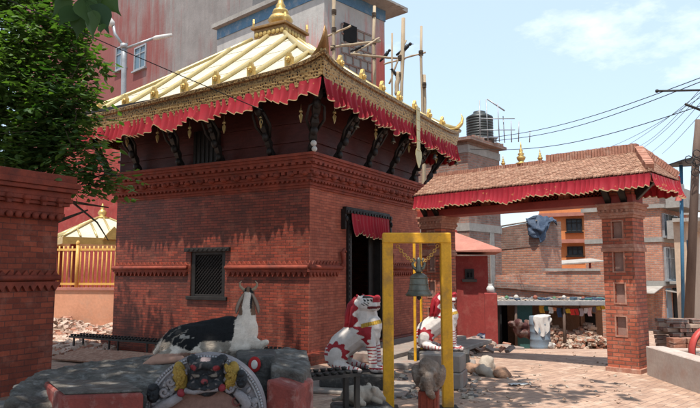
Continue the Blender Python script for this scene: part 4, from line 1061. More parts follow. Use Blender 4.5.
# low brick yard wall behind the shed, stepping down to the right
yw = thing('yard_wall', 'long rough brick yard wall rising behind the tin shed', 'wall', P(608, 272, 25.5)*1, R(0))
yw.location.z = -1.4; m = MB()
y_ = 25.5; x0 = X(490, y_)-X(608, y_)
def zt2(px, py): return P(px, py, y_).z+1.4
m.hexa([(x0, 0, 0), (.6, 0, 0), (.6, .3, 0), (x0, .3, 0)], [(x0, 0, zt2(500, 276)), (.6, 0, zt2(608, 268)), (.6, .3, zt2(608, 268)), (x0, .3, zt2(500, 276))]); m.build('brickwork', M['raw_brick'], yw)
m = MB(); m.hexa([(x0, -.1, zt2(500, 287)), (X(607, y_)-X(608, y_), -.1, zt2(604, 297)), (0, -.002, zt2(604, 297)), (x0, -.002, zt2(500, 287))], [(x0, -.1, zt2(500, 280)), (0, -.1, zt2(604, 295)), (0, -.002, zt2(604, 295)), (x0, -.002, zt2(500, 280))]); m.build('sloping_coping', M['grey_brick'], yw)
m = MB(); a, b = X(545, y_)-X(608, y_), X(600, y_)-X(608, y_)
m.box(a, b, -.05, .35, zt2(570, 271), zt2(570, 268.5))
m.build('tin_coping', M['tin'], yw)

# ================================================= BAMBOO SCAFFOLDS
def pole(parent, p, q, r_=.05, name='bamboo_pole'):
    m = MB(); p, q = Vector(p), Vector(q); n = 9; pts = []; rs = []
    for i in range(n+1):
        pts.append(p.lerp(q, i/n)+Vector((rnd.uniform(-.02, .02), 0, rnd.uniform(-.01, .01)))); rs.append(r_*.8*rnd.uniform(.85, 1.15))
    m.tube(pts, rs, 7); return m.build(name, M['bamboo'], parent)
def rope(parent, p, r_=.09):
    m = MB()
    for i in range(4): m.ball(Vector(p)+Vector((0, 0, -.07+i*.045)), (r_, r_, .03), n=8)
    m.build('rope_binding', M['bark'], parent)
YS = 20.2
s1 = thing('bamboo_scaffold', 'bamboo scaffold of lashed poles against the concrete tower window', 'scaffold', (X(333, YS), YS, gz(X(333, YS), YS)))
O1 = Vector(s1.location)
pole(s1, (0, 0, 0), P(334, -14, YS)-O1, .075); pole(s1, P(374, 272, YS+1.5)-O1-Vector((0, 0, 2.2)), P(374, 6, YS+1.5)-O1, .07)
pole(s1, P(322, 38.5, YS)-O1, P(351, 26, YS)-O1, .045); pole(s1, P(331, 47, YS-.1)-O1, P(380, 41, YS+1.4)-O1, .06); pole(s1, P(351, 54, YS)-O1, P(405, 59, YS+1.6)-O1, .05); pole(s1, P(352, 54, YS+.1)-O1, P(379, 38, YS+1.3)-O1, .04)
pole(s1, P(258, 0, YS+1)-O1-Vector((0, 0, 0)), P(258, -12, YS+1)-O1, .06) if False else None
for px, py in ((334, 12), (334, 30), (333, 48)): rope(s1, P(px, py, YS)-O1)
for px, py in ((374, 15), (374, 42), (374, 57)): rope(s1, P(px, py, YS+1.5)-O1, .085)
YS2 = 21
s2 = thing('bamboo_scaffold', 'bamboo scaffold of bare poles against open sky right of the tower', 'scaffold', (X(400, YS2), YS2, gz(X(400, YS2), YS2)))
O2 = Vector(s2.location)
pole(s2, P(396, 272, YS2)-O2-Vector((0,0,2)), P(403, 18, YS2)-O2, .08); pole(s2, P(394, 272, YS2)-O2-Vector((0,0,2)), P(392, 33, YS2)-O2, .045)
pole(s2, P(425, 272, YS2)-O2-Vector((0,0,2)), P(421, 26, YS2)-O2, .055); pole(s2, P(423, 272, YS2+.1)-O2-Vector((0,0,2)), P(424, 75, YS2+.1)-O2, .08)
pole(s2, P(384, 64, YS2)-O2, P(426, 52, YS2)-O2, .04); pole(s2, P(389, 84, YS2)-O2, P(406, 40, YS2)-O2, .04); pole(s2, P(398, 72, YS2)-O2, P(397, 95, YS2)-O2, .1)
for px, py in ((400, 58), (399, 75), (424, 85), (421, 53)): rope(s2, P(px, py, YS2)-O2)
def crow(px, py, Y, face, label, sc=1.0, lean=.9):
    p = P(px, py, Y); m = MB(); s_ = sc*.135
    d = Vector((face, -.2, 0)).normalized()
    up = Vector((0, 0, 1)); ax = (up*lean+d*(1-lean*.4)).normalized()
    q = Vector((0, 0, .5*s_))
    m.cap(q-ax*s_*.5, q+ax*s_*.7, s_*.42, s_*.42, 10); m.ball(q+ax*s_*1.25+d*s_*.15, s_*.36, n=10)
    m.tube([q+ax*s_*1.25+d*s_*.4, q+ax*s_*1.2+d*s_*.95], [s_*.14, s_*.02], 6)
    m.tube([q-ax*s_*.4-d*s_*.1, q-ax*s_*1.8-d*s_*.5], [s_*.36, s_*.2], 6)
    m.tube([q-ax*s_*.2, q-Vector((0,0,s_*.7))], s_*.07, 5)
    o = m.build('crow', M['black'], None, loc=p); tag(o, label, 'crow', 'crows perched on the bamboo scaffolds')
crow(386, 57, YS+1.7, .6, 'black crow perched low on the pole end nearest the tower edge', 1.1)
crow(405, 51, YS2, 1, 'black crow perched on crossing pole top in open sky, upper right of all', 1.25, .7)
crow(395, 75, YS2, -.6, 'black crow tucked low among lashed poles below the others', .9)
crow(358, 50, YS+.2, 1, 'black crow sitting in front of the block filled tower window', .9, .4)

# ================================================= STREET LAMP
pl = P(124, 272, 20); pl.z = 0
la = thing('street_lamp', 'grey steel street lamp with tilted arms behind the left side of the shrine roof', 'street lamp', pl)
def rel(px, py, Y, o): return P(px, py, Y)-Vector(o)
m = MB(); m.tube([(0, 0, 0), rel(124, 60, 20, pl), rel(124, 45, 20, pl)], [.12, .08, .07], 10); m.tube([rel(124, 48, 20, pl)+Vector((0,0,.0)), rel(124, 44, 20, pl)], .11, 10); m.build('post', M['steel'], la)
m = MB(); m.tube([rel(124, 49, 20, pl), rel(157, 37, 20, pl)], .045, 8); m.build('arm', M['steel'], la)
m = MB(); m.tube([rel(124, 47, 20, pl), rel(115, 34, 20, pl), rel(113, 24, 20, pl)], .05, 8); m.build('arm', M['steel'], la)
m = MB(); a, b = rel(153, 38.5, 20, pl), rel(172, 35, 20, pl); m.tube([a, a.lerp(b, .2), b], [.05, .085, .06], 8); m.build('lamp_head', M['white_cloth'], la)
m = MB(); a, b = rel(113, 26, 20, pl), rel(106, 15, 20, pl); m.tube([a, a.lerp(b, .2), b], [.07, .12, .09], 8); m.build('lamp_head', M['white_cloth'], la)

# ================================================= LEFT YARD: red wall, pavilion, fence, orange wall, rubble
oy = P(80, 272, 21); 
rw = thing('red_building', 'red plastered building wall behind the small gilt roofed pavilion', 'building', (oy.x, 30, 0), R(60))
m = MB(); m.box(0, 3, -9, 12, 0, 8.4); m.build('wall', M['red_plaster'], rw)
yo = 18.2
ow = thing('orange_wall', 'sunlit orange plaster wall below the yellow fence, left of the shrine', 'wall', (X(40, yo), yo, 0), R(-6))
hw = P(80, 290, yo).z; m = MB(); m.box(-1.5, 3.6, 0, .3, 0, hw); m.build('plaster', M['orange_plaster'], ow)
m = MB(); m.box(-1.5, 3.6, -.04, .34, hw, hw+.07); m.build('coping', M['salmon'], ow)
fe = thing('yellow_fence', 'yellow painted metal bar fence on top of the orange wall', 'fence', (X(40, yo), yo, hw+.07), R(-6))
hf = P(80, 246, yo).z-hw-.07
for i in range(38):
    x = -1.4+i*.13; m = MB(); m.tube([(x, .15, 0), (x, .15, hf-.0)], .022, 6); m.build('bar', M['fence_yellow'], fe)
for z in (.1, hf-.1): m = MB(); m.box(-1.5, 3.6, .12, .18, z-.03, z+.03); m.build('rail', M['fence_yellow'], fe)
for x in (-.5, 1.0, 2.45): m = MB(); m.tube([(x, .1, -.02), (x, .1, hf+.02)], .05, 8); m.ball((x, .1, hf+.07), (.06, .06, .09), n=8); m.build('fence_post', M['fence_yellow'], fe)
yp = 22.0; pq = P(100, 272, yp); pq.z = 0
pv = thing('gilt_pavilion', 'small pavilion with pale gilded roof behind the yellow fence', 'pavilion', pq, R(35))
ze_ = P(90, 240, yp).z; zt3 = P(98, 219, yp).z
m = MB(); n_ = 1.5
m.add([(-n_, -n_, ze_), (n_, -n_, ze_), (n_, n_, ze_), (-n_, n_, ze_), (-.2, -.2, zt3), (.2, -.2, zt3), (.2, .2, zt3), (-.2, .2, zt3)], [(3,2,1,0), (0,1,5,4), (1,2,6,5), (2,3,7,6), (3,0,4,7), (4,5,6,7)])
ro = m.build('roof', M['cream_metal'], pv)
m = MB()
for sd_ in range(4):
    c, s_ = [(1,0),(0,1),(-1,0),(0,-1)][sd_]
    for kx in (-1, -.5, 0, .5, 1, 1.5):
        a = (kx*n_/1.5, -n_, ze_+.03); b = (max(-.2, min(.2, kx*.2)), -.2, zt3+.02) if kx in (0, 1.5) else (kx*n_/1.5, -n_+(n_-.2)*(1-abs(kx)/1.5), ze_+(zt3-ze_)*(1-abs(kx)/1.5)+.03)
        if kx == 1.5: b = (.2, -.2, zt3+.02); a = (n_, -n_, ze_+.03)
        m.tube([(a[0]*c-a[1]*s_, a[0]*s_+a[1]*c, a[2]), (b[0]*c-b[1]*s_, b[0]*s_+b[1]*c, b[2])], .035, 6)
m.build('roof_rib', M['brass_rib'], ro)
m = MB(); m.box(-n_-.03, n_+.03, -n_-.03, n_+.03, ze_-.22, ze_-.002); m.build('eave_band', M['gold'], ro)
m = MB(); m.prism([(-.35, 0), (.35, 0), (.2, .2), (0, .42), (-.2, .2)], -.04, .04, 'y'); m.build('gable_crest', M['gold'], ro, loc=(-n_*.0, -n_-.08, ze_-.05))
m = MB(); m.prism([(-.35, 0), (.35, 0), (.2, .2), (0, .42), (-.2, .2)], -.04, .04, 'y'); m.build('gable_crest', M['gold'], ro, loc=(-n_-.08, 0, ze_-.05), rz=R(90))
m = MB(); m.lathe([(.2,0),(.22,.06),(.1,.1),(.16,.2),(.1,.3),(.05,.34),(.07,.4),(.01,.55)], 14, (0, 0, zt3)); m.build('pinnacle', M['gold'], ro)
for a in (-1.1, 1.1):
    for b in (-1.1, 1.1): m = MB(); m.box(a-.1, a+.1, b-.1, b+.1, 0, ze_-.22); m.build('column', M['red_plaster'], pv)
def hp3():
    px = rnd.uniform(46, 114); Y = rnd.uniform(12.5, 18); x = X(px, Y); return (x, Y, .03+rnd.random()*.3*ss(12.5, 17.5, Y)*(.6+.4*math.sin(x*3)))
M['brick_pale'] = mat('pale_brick', (.5,.38,.31), (.4,.27,.21), 9, .9)
heap('brick_rubble', 'sunlit rubble of broken bricks before the orange wall', 'rubble', hp3, 1500, ['brick_loose', 'brick_dusty', 'brick_pale', 'brick_pale'], (.2, .11, .07), .8)
m = MB()
for j in range(3):
    for i in range(16): m.obox((i*.19+j*.07, j*.2, .06+.035*j), (.26, .2, .025), (.25, 0, .1))
tl_ = m.build('stacked_tiles', M['tile'], None, loc=P(64, 272, 11.8)*1, rz=R(-24)); tl_.location.z = 0
tag(tl_, 'rows of old roof tiles laid on the ground below the rubble', 'tiles', kind='stuff')
def wires(name, label, pts, r_=.012, sag=.3):
    m = MB(); a, b = [Vector(q) for q in pts]; m.tube([a.lerp(b, i/16)-Vector((0, 0, sag*math.sin(math.pi*i/16))) for i in range(17)], r_, 5)
    tag(m.build(name, M['wire'], None), label, 'cable')
wires('overhead_wire', 'thin dark wire crossing in front of the shrine roof at the upper left', (P(-40, -22, 8.6), P(262, 110, 9.3)), .007, .02)
# ================================================= POLES AND WIRES, right
yq = 14.5; pu = P(690, 272, yq); pu = P(686, 322, yq); pu.z = gz(pu.x, pu.y)
up = thing('utility_pole', 'leaning brown utility pole with tangled cables at the right edge', 'utility pole', pu)
m = MB(); m.tube([(0, 0, 0), P(696, 155, yq)-pu, P(699, 120, yq)-pu], [.11, .085, .08], 10); m.build('shaft', M['pole_brown'], up)
m = MB()
for i in range(5):
    a = P(692+rnd.uniform(-3, 8), 170+rnd.uniform(-14, 18), yq-.2)-pu
    m.tube([a+Vector((.12*math.cos(t*.6), 0, .16*math.sin(t*.6)+.03*t)) for t in range(11)], .012, 5)
m.build('cable_tangle', M['wire'], up)
m = MB(); a = P(657, 91, yq)-pu; b = P(705, 90, yq)-pu; m.tube([a, b], .025, 6); m.ball(a, .045, n=8); m.build('crossarm', M['iron'], up)
m = MB(); m.tube([P(685, 104, yq)-pu, P(706, 112, yq)-pu], .03, 6); m.build('crossarm', M['iron'], up)
pb2 = P(681, 300, yq+1.5); pb2.z = gz(pb2.x, pb2.y)
bp = thing('blue_pole', 'blue steel pole with small tin canopy beside the leaning brown pole', 'pole', pb2)
m = MB(); m.tube([(0, 0, 0), P(681, 165, yq+1.5)-pb2], .045, 8); m.build('shaft', M['blue_paint'], bp)
m = MB(); a = P(674, 163, yq+1.5)-pb2; m.hexa([a+Vector((-.05, -.5, -.04)), a+Vector((1.2, -.5, .02)), a+Vector((1.2, .5, .02)), a+Vector((-.05, .5, -.04))], [a+Vector((-.05, -.5, 0)), a+Vector((1.2, -.5, .3)), a+Vector((1.2, .5, .3)), a+Vector((-.05, .5, 0))]); m.build('tin_canopy', M['iron'], bp)
for i, (px, py) in enumerate(((673, 176), (677, 184), (675, 192))):
    m = MB(); m.col = [(.5,.05,.05),(.5,.5,.5),(.5,.15,.12)][i]; a = P(px, py, yq+1.4)-pb2; m.grid(lambda u, v: (a.x+u*.16+.02*math.sin(v*4), a.y+.03*math.sin(u*6), a.z-v*.22), 5, 4); m.build('small_flag', M['mixed'], bp, colors=True)
for i, (a, b, sg) in enumerate((((488, 138, 25), (705, 76, yq), .25), ((492, 141, 25), (705, 80, yq), .3), ((470, 149, 24), (706, 104, yq), .4),
     ((596, 152, 30), (706, 94, yq), .15), ((619, 150, 30), (706, 88, yq), .1), ((640, 150, 30), (704, 92, yq), .1), ((652, 152, 30), (706, 96, yq), .1), ((636, 148, 30), (703, 86, yq), .2), ((662, 154, 30), (706, 108, yq), .05))):
    wires('overhead_wire', ['uppermost overhead wire of the long pair running up to the right', 'lower overhead wire of the long pair running up to the right', 'long sagging overhead wire just above the gilt finials', 'overhead wire meeting the gateway ridge farthest left of the fan', 'overhead wire of the fan, second from the left over the ridge', 'overhead wire of the fan, third from the left over the ridge', 'overhead wire of the fan, fourth from the left over the ridge', 'sagging overhead wire in the middle of the fan', 'overhead wire of the fan falling steepest at its right end'][i],
          (P(*a), P(*b)), .011 if i < 3 else .007, sg)
# ================================================= GUARDIAN LIONS
WHITE, RED, BLK, YEL = (.60,.54,.50), (.30,.012,.02), (.015,.014,.014), (.5,.3,.03)
def lion_prims():
    m = MB()
    for s_ in (-1, 1):
        m.ball((-.24, .12*s_, .24), (.17, .09, .2), (0, .25, 0)); m.cap((-.2, .17*s_, .1), (-.06, .18*s_, .06), .07, .055)
        m.ball((.0, .18*s_, .045), (.1, .055, .045))
        for i in (-1, 0, 1): m.ball((.085, (.18+.032*i)*s_, .03), (.035, .018, .028), n=8)
        m.cap((.17, .1*s_, .52), (.23, .105*s_, .3), .095, .062); m.cap((.23, .105*s_, .3), (.245, .105*s_, .07), .06, .055)
        m.ball((.30, .105*s_, .045), (.1, .06, .045))
        for i in (-1, 0, 1): m.ball((.385, (.105+.035*i)*s_, .03), (.035, .019, .028), n=8)
    m.cap((-.2, 0, .34), (.08, 0, .56), .185, .185); m.ball((.15, 0, .52), (.17, .19, .2)); m.ball((.21, 0, .62), (.13, .15, .16))
    m.cap((.08, 0, .62), (.1, 0, .83), .17, .14)
    m.ball((.11, 0, .9), (.17, .165, .14)); m.ball((.04, 0, .84), (.12, .15, .16))
    for s_ in (-1, 1):       # mane falling to the shoulders in two waves
        m.tube([(.02, .07*s_, 1.0), (-.06, .09*s_, .9), (-.09, .1*s_, .78), (-.1, .1*s_, .66), (-.14, .09*s_, .57)], [.04, .048, .046, .04, .02], 10)
        m.tube([(.06, .12*s_, .96), (.0, .15*s_, .86), (-.01, .165*s_, .76), (-.03, .16*s_, .66), (-.06, .15*s_, .6)], [.035, .042, .04, .035, .02], 10)
    m.tube([(.16, 0, .92), (.24, 0, .95), (.275, 0, .99)], [.115, .1, .06], 10); m.ball((.275, 0, 1.0), (.045, .075, .045)); m.ball((.16, 0, .98), (.09, .12, .06))
    m.tube([(.14, 0, .80), (.21, 0, .795), (.26, 0, .81)], [.1, .085, .06], 10)
    for s_ in (-1, 1):
        m.ball((.2, .075*s_, .99), (.065, .035, .03)); m.cap((.07, .12*s_, .99), (.04, .14*s_, 1.04), .035, .016, 8)
        m.ball((.25, .08*s_, .88), (.05, .03, .06))
    return m
def lcol(c, n):
    x, y, z = c; ay = abs(y); w_ = mnoise.noise(Vector((x*11, y*11, z*11)))
    if .855 < z < .895 and .18 < x < .36: return (.10, .006, .01)       # open mouth
    if .6 < z-.25*(x-.1) < .655 and x > .1: return YEL if int(math.atan2(y, x-.1)*14) % 2 == 0 else (.32,.18,.02)
    if z > .6 and x < .03+.03*math.sin(z*38)-(.0 if z > .62 else (.62-z)*1.2): return RED
    if z > .945 and x > .24: return RED
    if z > 1.0 and x > .1: return RED if ay < .05 else BLK
    if .955 < z < .985 and .12 < x < .235 and ay > .07: return BLK if math.sin(x*150+z*90) > -.4 else WHITE
    if .90 < z < .945 and .1 < x < .2 and ay > .09 and math.sin(z*190+x*130) > .1: return BLK
    if .36 < z < .62 and ay > .08:                       # flame on the shoulder, tongues licking back
        left = .12-.035*math.sin(z*75)-.10*ss(.47, .6, z); right = .235-.05*abs(math.sin(z*40))*(z < .45)
        if left < x < right and z > .37+abs(x-.19)*.9: return RED
    if .1 < z < .44 and x < -.05 and ay > .07:           # flame over the haunch
        r = math.hypot(x+.23, (z-.25)); t = math.atan2(z-.25, x+.23)
        if -.6 < t < 2.9 and .085 < r < .15+.02*math.sin(t*9): return RED
    if x > .16 and .1 < z < .36 and math.sin(z*150+w_) > .5: return RED
    if .14 < x and .055 < z < .075: return RED
    if x > .34 and z < .07 and abs(math.sin(y*90)) < .3: return RED
    if x < .12 and z < .1 and math.sin(x*110+w_) > .65: return RED
    if x < -.33 and z < .35 and math.sin(z*60) > .6: return RED
    if z < .05 and w_ > -.1: return (.32,.26,.23)
    return WHITE
def lion(px, py, Y, hgt, yaw, label):
    p = P(px, py, Y); t = thing('lion_statue', label, 'lion statue', p, yaw, 'painted lion guardians of the shrine door')
    return t, p, hgt/1.06
lm = None
def make_lion(t, sc):
    global lm
    if lm is None:
        b = blob('lion_body', lion_prims(), M['lion_paint'], t, .0085, 4, lcol); lm = b.data; 
        m = MB()
        for s_ in (-1, 1):
            for i in range(4): m.tube([(.2+i*.024, .07*s_, .905), (.202+i*.024, .07*s_, .88)], [.009, .003], 5)
            m.ball((.19, .125*s_, .95), (.02, .012, .014), n=8)
        m.c = [(.65,.62,.55)]*len(m.v); te_ = m.build('teeth_and_eyes', M['mixed'], t, colors=True)
        return
L1, p1_, h1 = lion(357, 371, 9.0, 1.05, R(-16), 'white lion statue with red mane nearer the camera, left of the yellow frame')
make_lion(L1, 1)
L1.scale = (1.06, 1.12, 1.0)
L2 = copy_tree(L1); L2.location = P(439, 350, 11.4); L2.rotation_euler.z = R(-12); L2.scale = (1.03, 1.09, .97)
L2['label'] = 'white lion statue with red mane farther back, partly behind the right yellow post'
pd1 = thing('lion_pedestal', 'black stone pedestal under the nearer lion statue', 'pedestal', (p1_.x, p1_.y, 0), R(-16), 'pedestals of the lion statues')
m = MB(); m.box(-.46, .46, -.28, .28, p1_.z-.2, p1_.z-.001); m.box(-.5, .5, -.32, .32, 0, p1_.z-.201); m.build('block', M['black_stone'], pd1, bevel=.02)
m = MB(); m.box(-.7, .75, -.5, .5, -.0, .05); m.build('foot_slab', M['step_stone'], pd1, bevel=.015)
q2 = L2.location
pd2 = thing('lion_pedestal', 'black stone pedestal on pale slabs under the farther lion statue', 'pedestal', (q2.x, q2.y, 0), R(-12), 'pedestals of the lion statues')
m = MB(); m.box(-.52, .52, -.28, .28, q2.z-.2, q2.z-.001); m.build('block', M['black_stone'], pd2, bevel=.02)
m = MB(); m.box(-.62, .62, -.4, .45, -.1, max(.02, q2.z-.202)); m.build('foot_slab', M['step_stone'], pd2, bevel=.02)
# stacked dressed blocks right of the frame
bq = G(455, 390); 
sb = thing('stacked_blocks', 'two grey stone blocks stacked behind the right yellow post', 'stone blocks', bq, R(-20))
hb1 = P(455, 373, bq.y).z; hb2 = P(455, 358, bq.y).z
m = MB(); m.box(-.16, .09, -.02, .5, 0, hb1-.003); m.build('lower_block', M['step_stone'], sb, bevel=.015)
m = MB(); m.box(-.5, .08, .02, .45, hb1, hb2+.03); m.build('upper_block', M['step_stone'], sb, bevel=.015)

# ================================================= BELL FRAME
by = 7.7
def frame(cx_, cy_, yaw, w_, top, t, label, grpn, bell=True):
    f = thing('bell_frame', label, 'bell frame', (cx_, cy_, 0), yaw, grpn)
    for s_ in (-1, 1):
        m = MB(); a = s_*w_/2; m.box(a-t/2, a+t/2, -t/2, t/2, 0, top-t-.002); 
        m.build('post', M['yellow'], f, bevel=.008)
        m = MB(); m.box(a-t*.9, a+t*.9, -t*.9, t*.9, 0, .03); m.build('foot_plate', M['iron'], f)
    for s_ in (-1, 1):
        a = s_*w_/2; m = MB(); m.box(a-t/2-.002, a+t/2+.002, -t/2-.004, t/2+.004, top-t-.008, top-t+.003); m.build('weld', M['yellow'], f)
    m = MB(); m.box(-w_/2-t/2, w_/2+t/2, -t/2, t/2, top-t, top); m.build('top_beam', M['yellow'], f, bevel=.01); return f
xa, xb = X(388, by, 320), X(446.5, by, 320); tp_ = P(418, 233, by).z; tt_ = .125
bf = frame((xa+xb)/2, by, R(0), xb-xa, tp_, tt_, 'yellow square steel frame near the camera carrying the bronze bell', 'yellow bell frames')
xa2, xb2 = X(413.5, 11.3), X(422.5, 11.3)
bf2 = frame((xa2+xb2)/2, 11.3, R(70), .46, P(418, 238, 11.3).z, .045, 'thin yellow frame seen edge on behind the bell beside the farther lion', 'yellow bell frames')
# bell with crown, hanging on two chains
bc = P(419, 296, by); bs = P(419, 273, by).z-bc.z; br = (X(432, by)-X(406, by))/2
bell = thing('bronze_bell', 'weathered bronze temple bell hanging on two chains in the near yellow frame', 'bell', bc)
m = MB(); m.lathe([(br, 0), (br*1.02, .012), (br*.93, .04), (br*.8, bs*.25), (br*.72, bs*.5), (br*.68, bs*.72), (br*.66, bs*.76), (br*.68, bs*.8), (br*.62, bs*.88), (br*.4, bs*.97), (br*.15, bs*1.02)], 28)
m.build('bell_body', M['bronze'], bell)
m = MB()
for z in (.02, bs*.24, bs*.5, bs*.78): 
    r_ = br*(1.03 if z < .03 else .82 if z < bs*.3 else .74 if z < bs*.6 else .7); m.lathe([(r_-.012, z-.006), (r_+.004, z-.004), (r_+.004, z+.006), (r_-.012, z+.008)], 28)
m.build('bell_rings', M['bronze'], bell)
m = MB(); m.lathe([(.02, bs), (.045, bs+.02), (.03, bs+.05), (.035, bs+.08), (.02, bs+.12), (.03, bs+.15), (.008, bs+.19)], 12)
for s_ in (-1, 1):
    m.tube([(0, 0, bs+.03), (.06*s_, 0, bs+.06), (.075*s_, 0, bs+.11), (.045*s_, 0, bs+.15), (.06*s_, 0, bs+.18)], [.02, .02, .016, .014, .008], 8)
m.build('crown', M['bronze'], bell)
m = MB(); m.tube([(0, 0, bs*.9), (0, 0, -.03)], .008, 6); m.ball((0, 0, -.02), .028, n=8); m.build('clapper', M['iron'], bell)
for s_, px in ((-1, 397), (1, 438)):
    top = P(px, 245, by)-bc; bot = Vector((.05*s_, 0, bs+.13)); m = MB(); n_ = 10
    for i in range(n_):
        a = bot.lerp(top, i/n_); b = bot.lerp(top, (i+1.25)/n_); d = (b-a); sd2 = Vector((d.z, 0, -d.x)).normalized()*.017 if i % 2 else Vector((0, .017, 0)); c = (a+b)/2
        a.z -= .03*math.sin(math.pi*i/n_); b.z -= .03*math.sin(math.pi*(i+1)/n_)
        m.tube([a, a.lerp(b, .2)+sd2, a.lerp(b, .8)+sd2, b, a.lerp(b, .8)-sd2, a.lerp(b, .2)-sd2, a], .0065, 6)
    m.build('chain', M['fence_yellow'], bell)

# ================================================= STONE HEAD ON A POST, STONE MOUSE, CANDLE RACK
hy = 7.0; hp = P(429, 408, hy); hp.z = 0
sp = thing('stone_head_statue', 'eroded brown stone elephant head on a carved post before the right yellow post', 'statue', hp, R(-12))
zc_ = P(429, 374, hy).z
m = MB()
m.ball((0, 0, zc_+.02), (.13, .13, .15)); m.ball((-.02, -.03, zc_+.1), (.09, .09, .07)); 
for s_ in (-1, 1): m.ball((.12*s_, .02, zc_-.03), (.055, .1, .13), (0, .25*s_, 0)); m.ball((.06*s_, -.1, zc_+.04), (.04, .04, .035), n=8); m.cap((.05*s_, -.1, zc_-.05), (.085*s_, -.17, zc_-.1), .025, .014, 8)
m.tube([(.0, -.1, zc_), (.0, -.17, zc_-.06), (.02, -.18, zc_-.14), (.04, -.15, zc_-.2), (.05, -.1, zc_-.22)], [.065, .055, .045, .038, .03], 10)
m.ball((0, .0, zc_-.13), (.11, .1, .08))
blob('head', m, M['brown_stone'], sp, .011, 4, None, disp=.012, dscale=14)
m = MB(); t_ = .105; m.box(-t_, t_, -t_, t_, 0, zc_-.17)
for x in (-.07, 0, .07): m.box(x-.012, x+.012, -t_-.012, -t_+.001, .05, zc_-.2)
m.build('post', M['terracotta'], sp, bevel=.012)
# mouse
my = 6.6; mp_ = P(362, 404, my)
ms = thing('stone_mouse', 'small pale stone mouse crouching near the foot of the left yellow post', 'statue', mp_, R(10)); ms.scale = (1.05, 1.05, 1.1)
m = MB(); m.ball((-.07, 0, .08), (.14, .1, .095)); m.ball((.05, 0, .085), (.1, .085, .08)); m.cap((.12, -.03, .1), (.2, -.06, .05), .06, .025); m.ball((.08, .07, .15), (.03, .035, .03), n=8); m.ball((.1, -.075, .145), (.028, .03, .03), n=8)
for s_ in (-1, 1): m.cap((-.08, .09*s_, .05), (.0, .11*s_, .02), .045, .025); m.cap((.1, .07*s_, .05), (.17, .07*s_, .02), .03, .02)
m.tube([(-.2, 0, .06), (-.27, .03, .04), (-.27, .1, .03), (-.2, .15, .03)], [.025, .018, .014, .008], 8)
blob('mouse_body', m, M['light_stone'], ms, .009, 4, None, disp=.006, dscale=18)
mpd = thing('mouse_pedestal', 'low rough stone slab under the stone mouse', 'pedestal', (mp_.x, mp_.y, 0), R(10))
m = MB(); m.box(-.3, .29, -.18, .18, 0, mp_.z-.001); m.build('slab', M['black_stone'], mpd, bevel=.02)
# rack
ry = 6.1
rk = thing('candle_rack', 'black iron rack for butter lamps in front of the shrine corner', 'lamp rack', (X(332, ry), ry, 0), R(29))
zt4 = P(330, 375, ry).z
for nm, y_ in (('front_tray', 0), ('back_tray', .22)):
    m = MB(); m.box(-.34, .30, y_-.035, y_+.035, zt4-.03+(y_*.0), zt4); 
    for i in range(8): m.lathe([(.02, 0), (.026, .012), (.03, .028), (.02, .026)], 10, (-.29+i*.077, y_, zt4))
    m.build(nm, M['iron'], rk)
for x in (-.31, .27):
    for y_ in (0, .22): m = MB(); m.box(x-.022, x+.022, y_-.022, y_+.022, 0, zt4-.031); m.build('leg', M['iron'], rk)
m = MB(); m.box(-.3, .26, -.01, .01, zt4*.45, zt4*.45+.03); m.build('cross_bar', M['iron'], rk)

lr = thing('lamp_rail', 'long low black iron lamp rail along the foot of the window wall', 'lamp rail', TC, TA)
m = MB(); m.box(-.72, -.66, -.1, 5.4, .26, .30); m.box(-.5, -.44, -.1, 5.4, .26, .30)
for i in range(58):
    for x in (-.69, -.47): m.lathe([(.02, 0), (.028, .015), (.034, .035), (.02, .03)], 8, (x, -.02+i*.094, .30))
m.build('rail', M['iron'], lr)
for i in range(6):
    for x in (-.69, -.47): m = MB(); m.box(x-.015, x+.015, .0+i*1.05, .03+i*1.05, 0, .259); m.build('leg', M['iron'], lr)

# ================================================= FOREGROUND STONES
def slab(name, label, pts, th, matn, cat='stone', disp=.02, vox=.022, mesh_loc=None, rz=0, sm=7):
    """rounded stone from a top outline (world x,y,z) with given thickness"""
    c = sum((Vector(p) for p in pts), Vector())/len(pts); m = MB(); n = len(pts)
    loc = Vector((c.x, c.y, 0)); vs = [Vector(p)-loc for p in pts]; bot = [Vector((v.x, v.y, v.z-th)) for v in vs]
    m.add([*vs, *bot], [tuple(range(n)), tuple(range(2*n-1, n-1, -1))]+[(i, i+n, (i+1)%n+n, (i+1)%n) for i in range(n)])
    o = blob(name, m, M[matn], None, vox, sm, None, loc, rz, disp, 7); return tag(o, label, cat)
# long dark slab, left to middle
slab('stone_ledge', 'long dark grey stone ledge the goat lies on, running to the left edge', [P(6, 400, 4.5), P(60, 408, 4.6), P(150, 384, 5.2), P(266, 362, 5.7), P(268, 350, 6.5), P(200, 349, 6.6), P(100, 360, 6.2), P(42, 370, 5.6), P(14, 383, 5.0)], .42, 'rock', disp=.022, vox=.02, sm=8)
m = MB(); c_ = P(120, 400, 5.4)
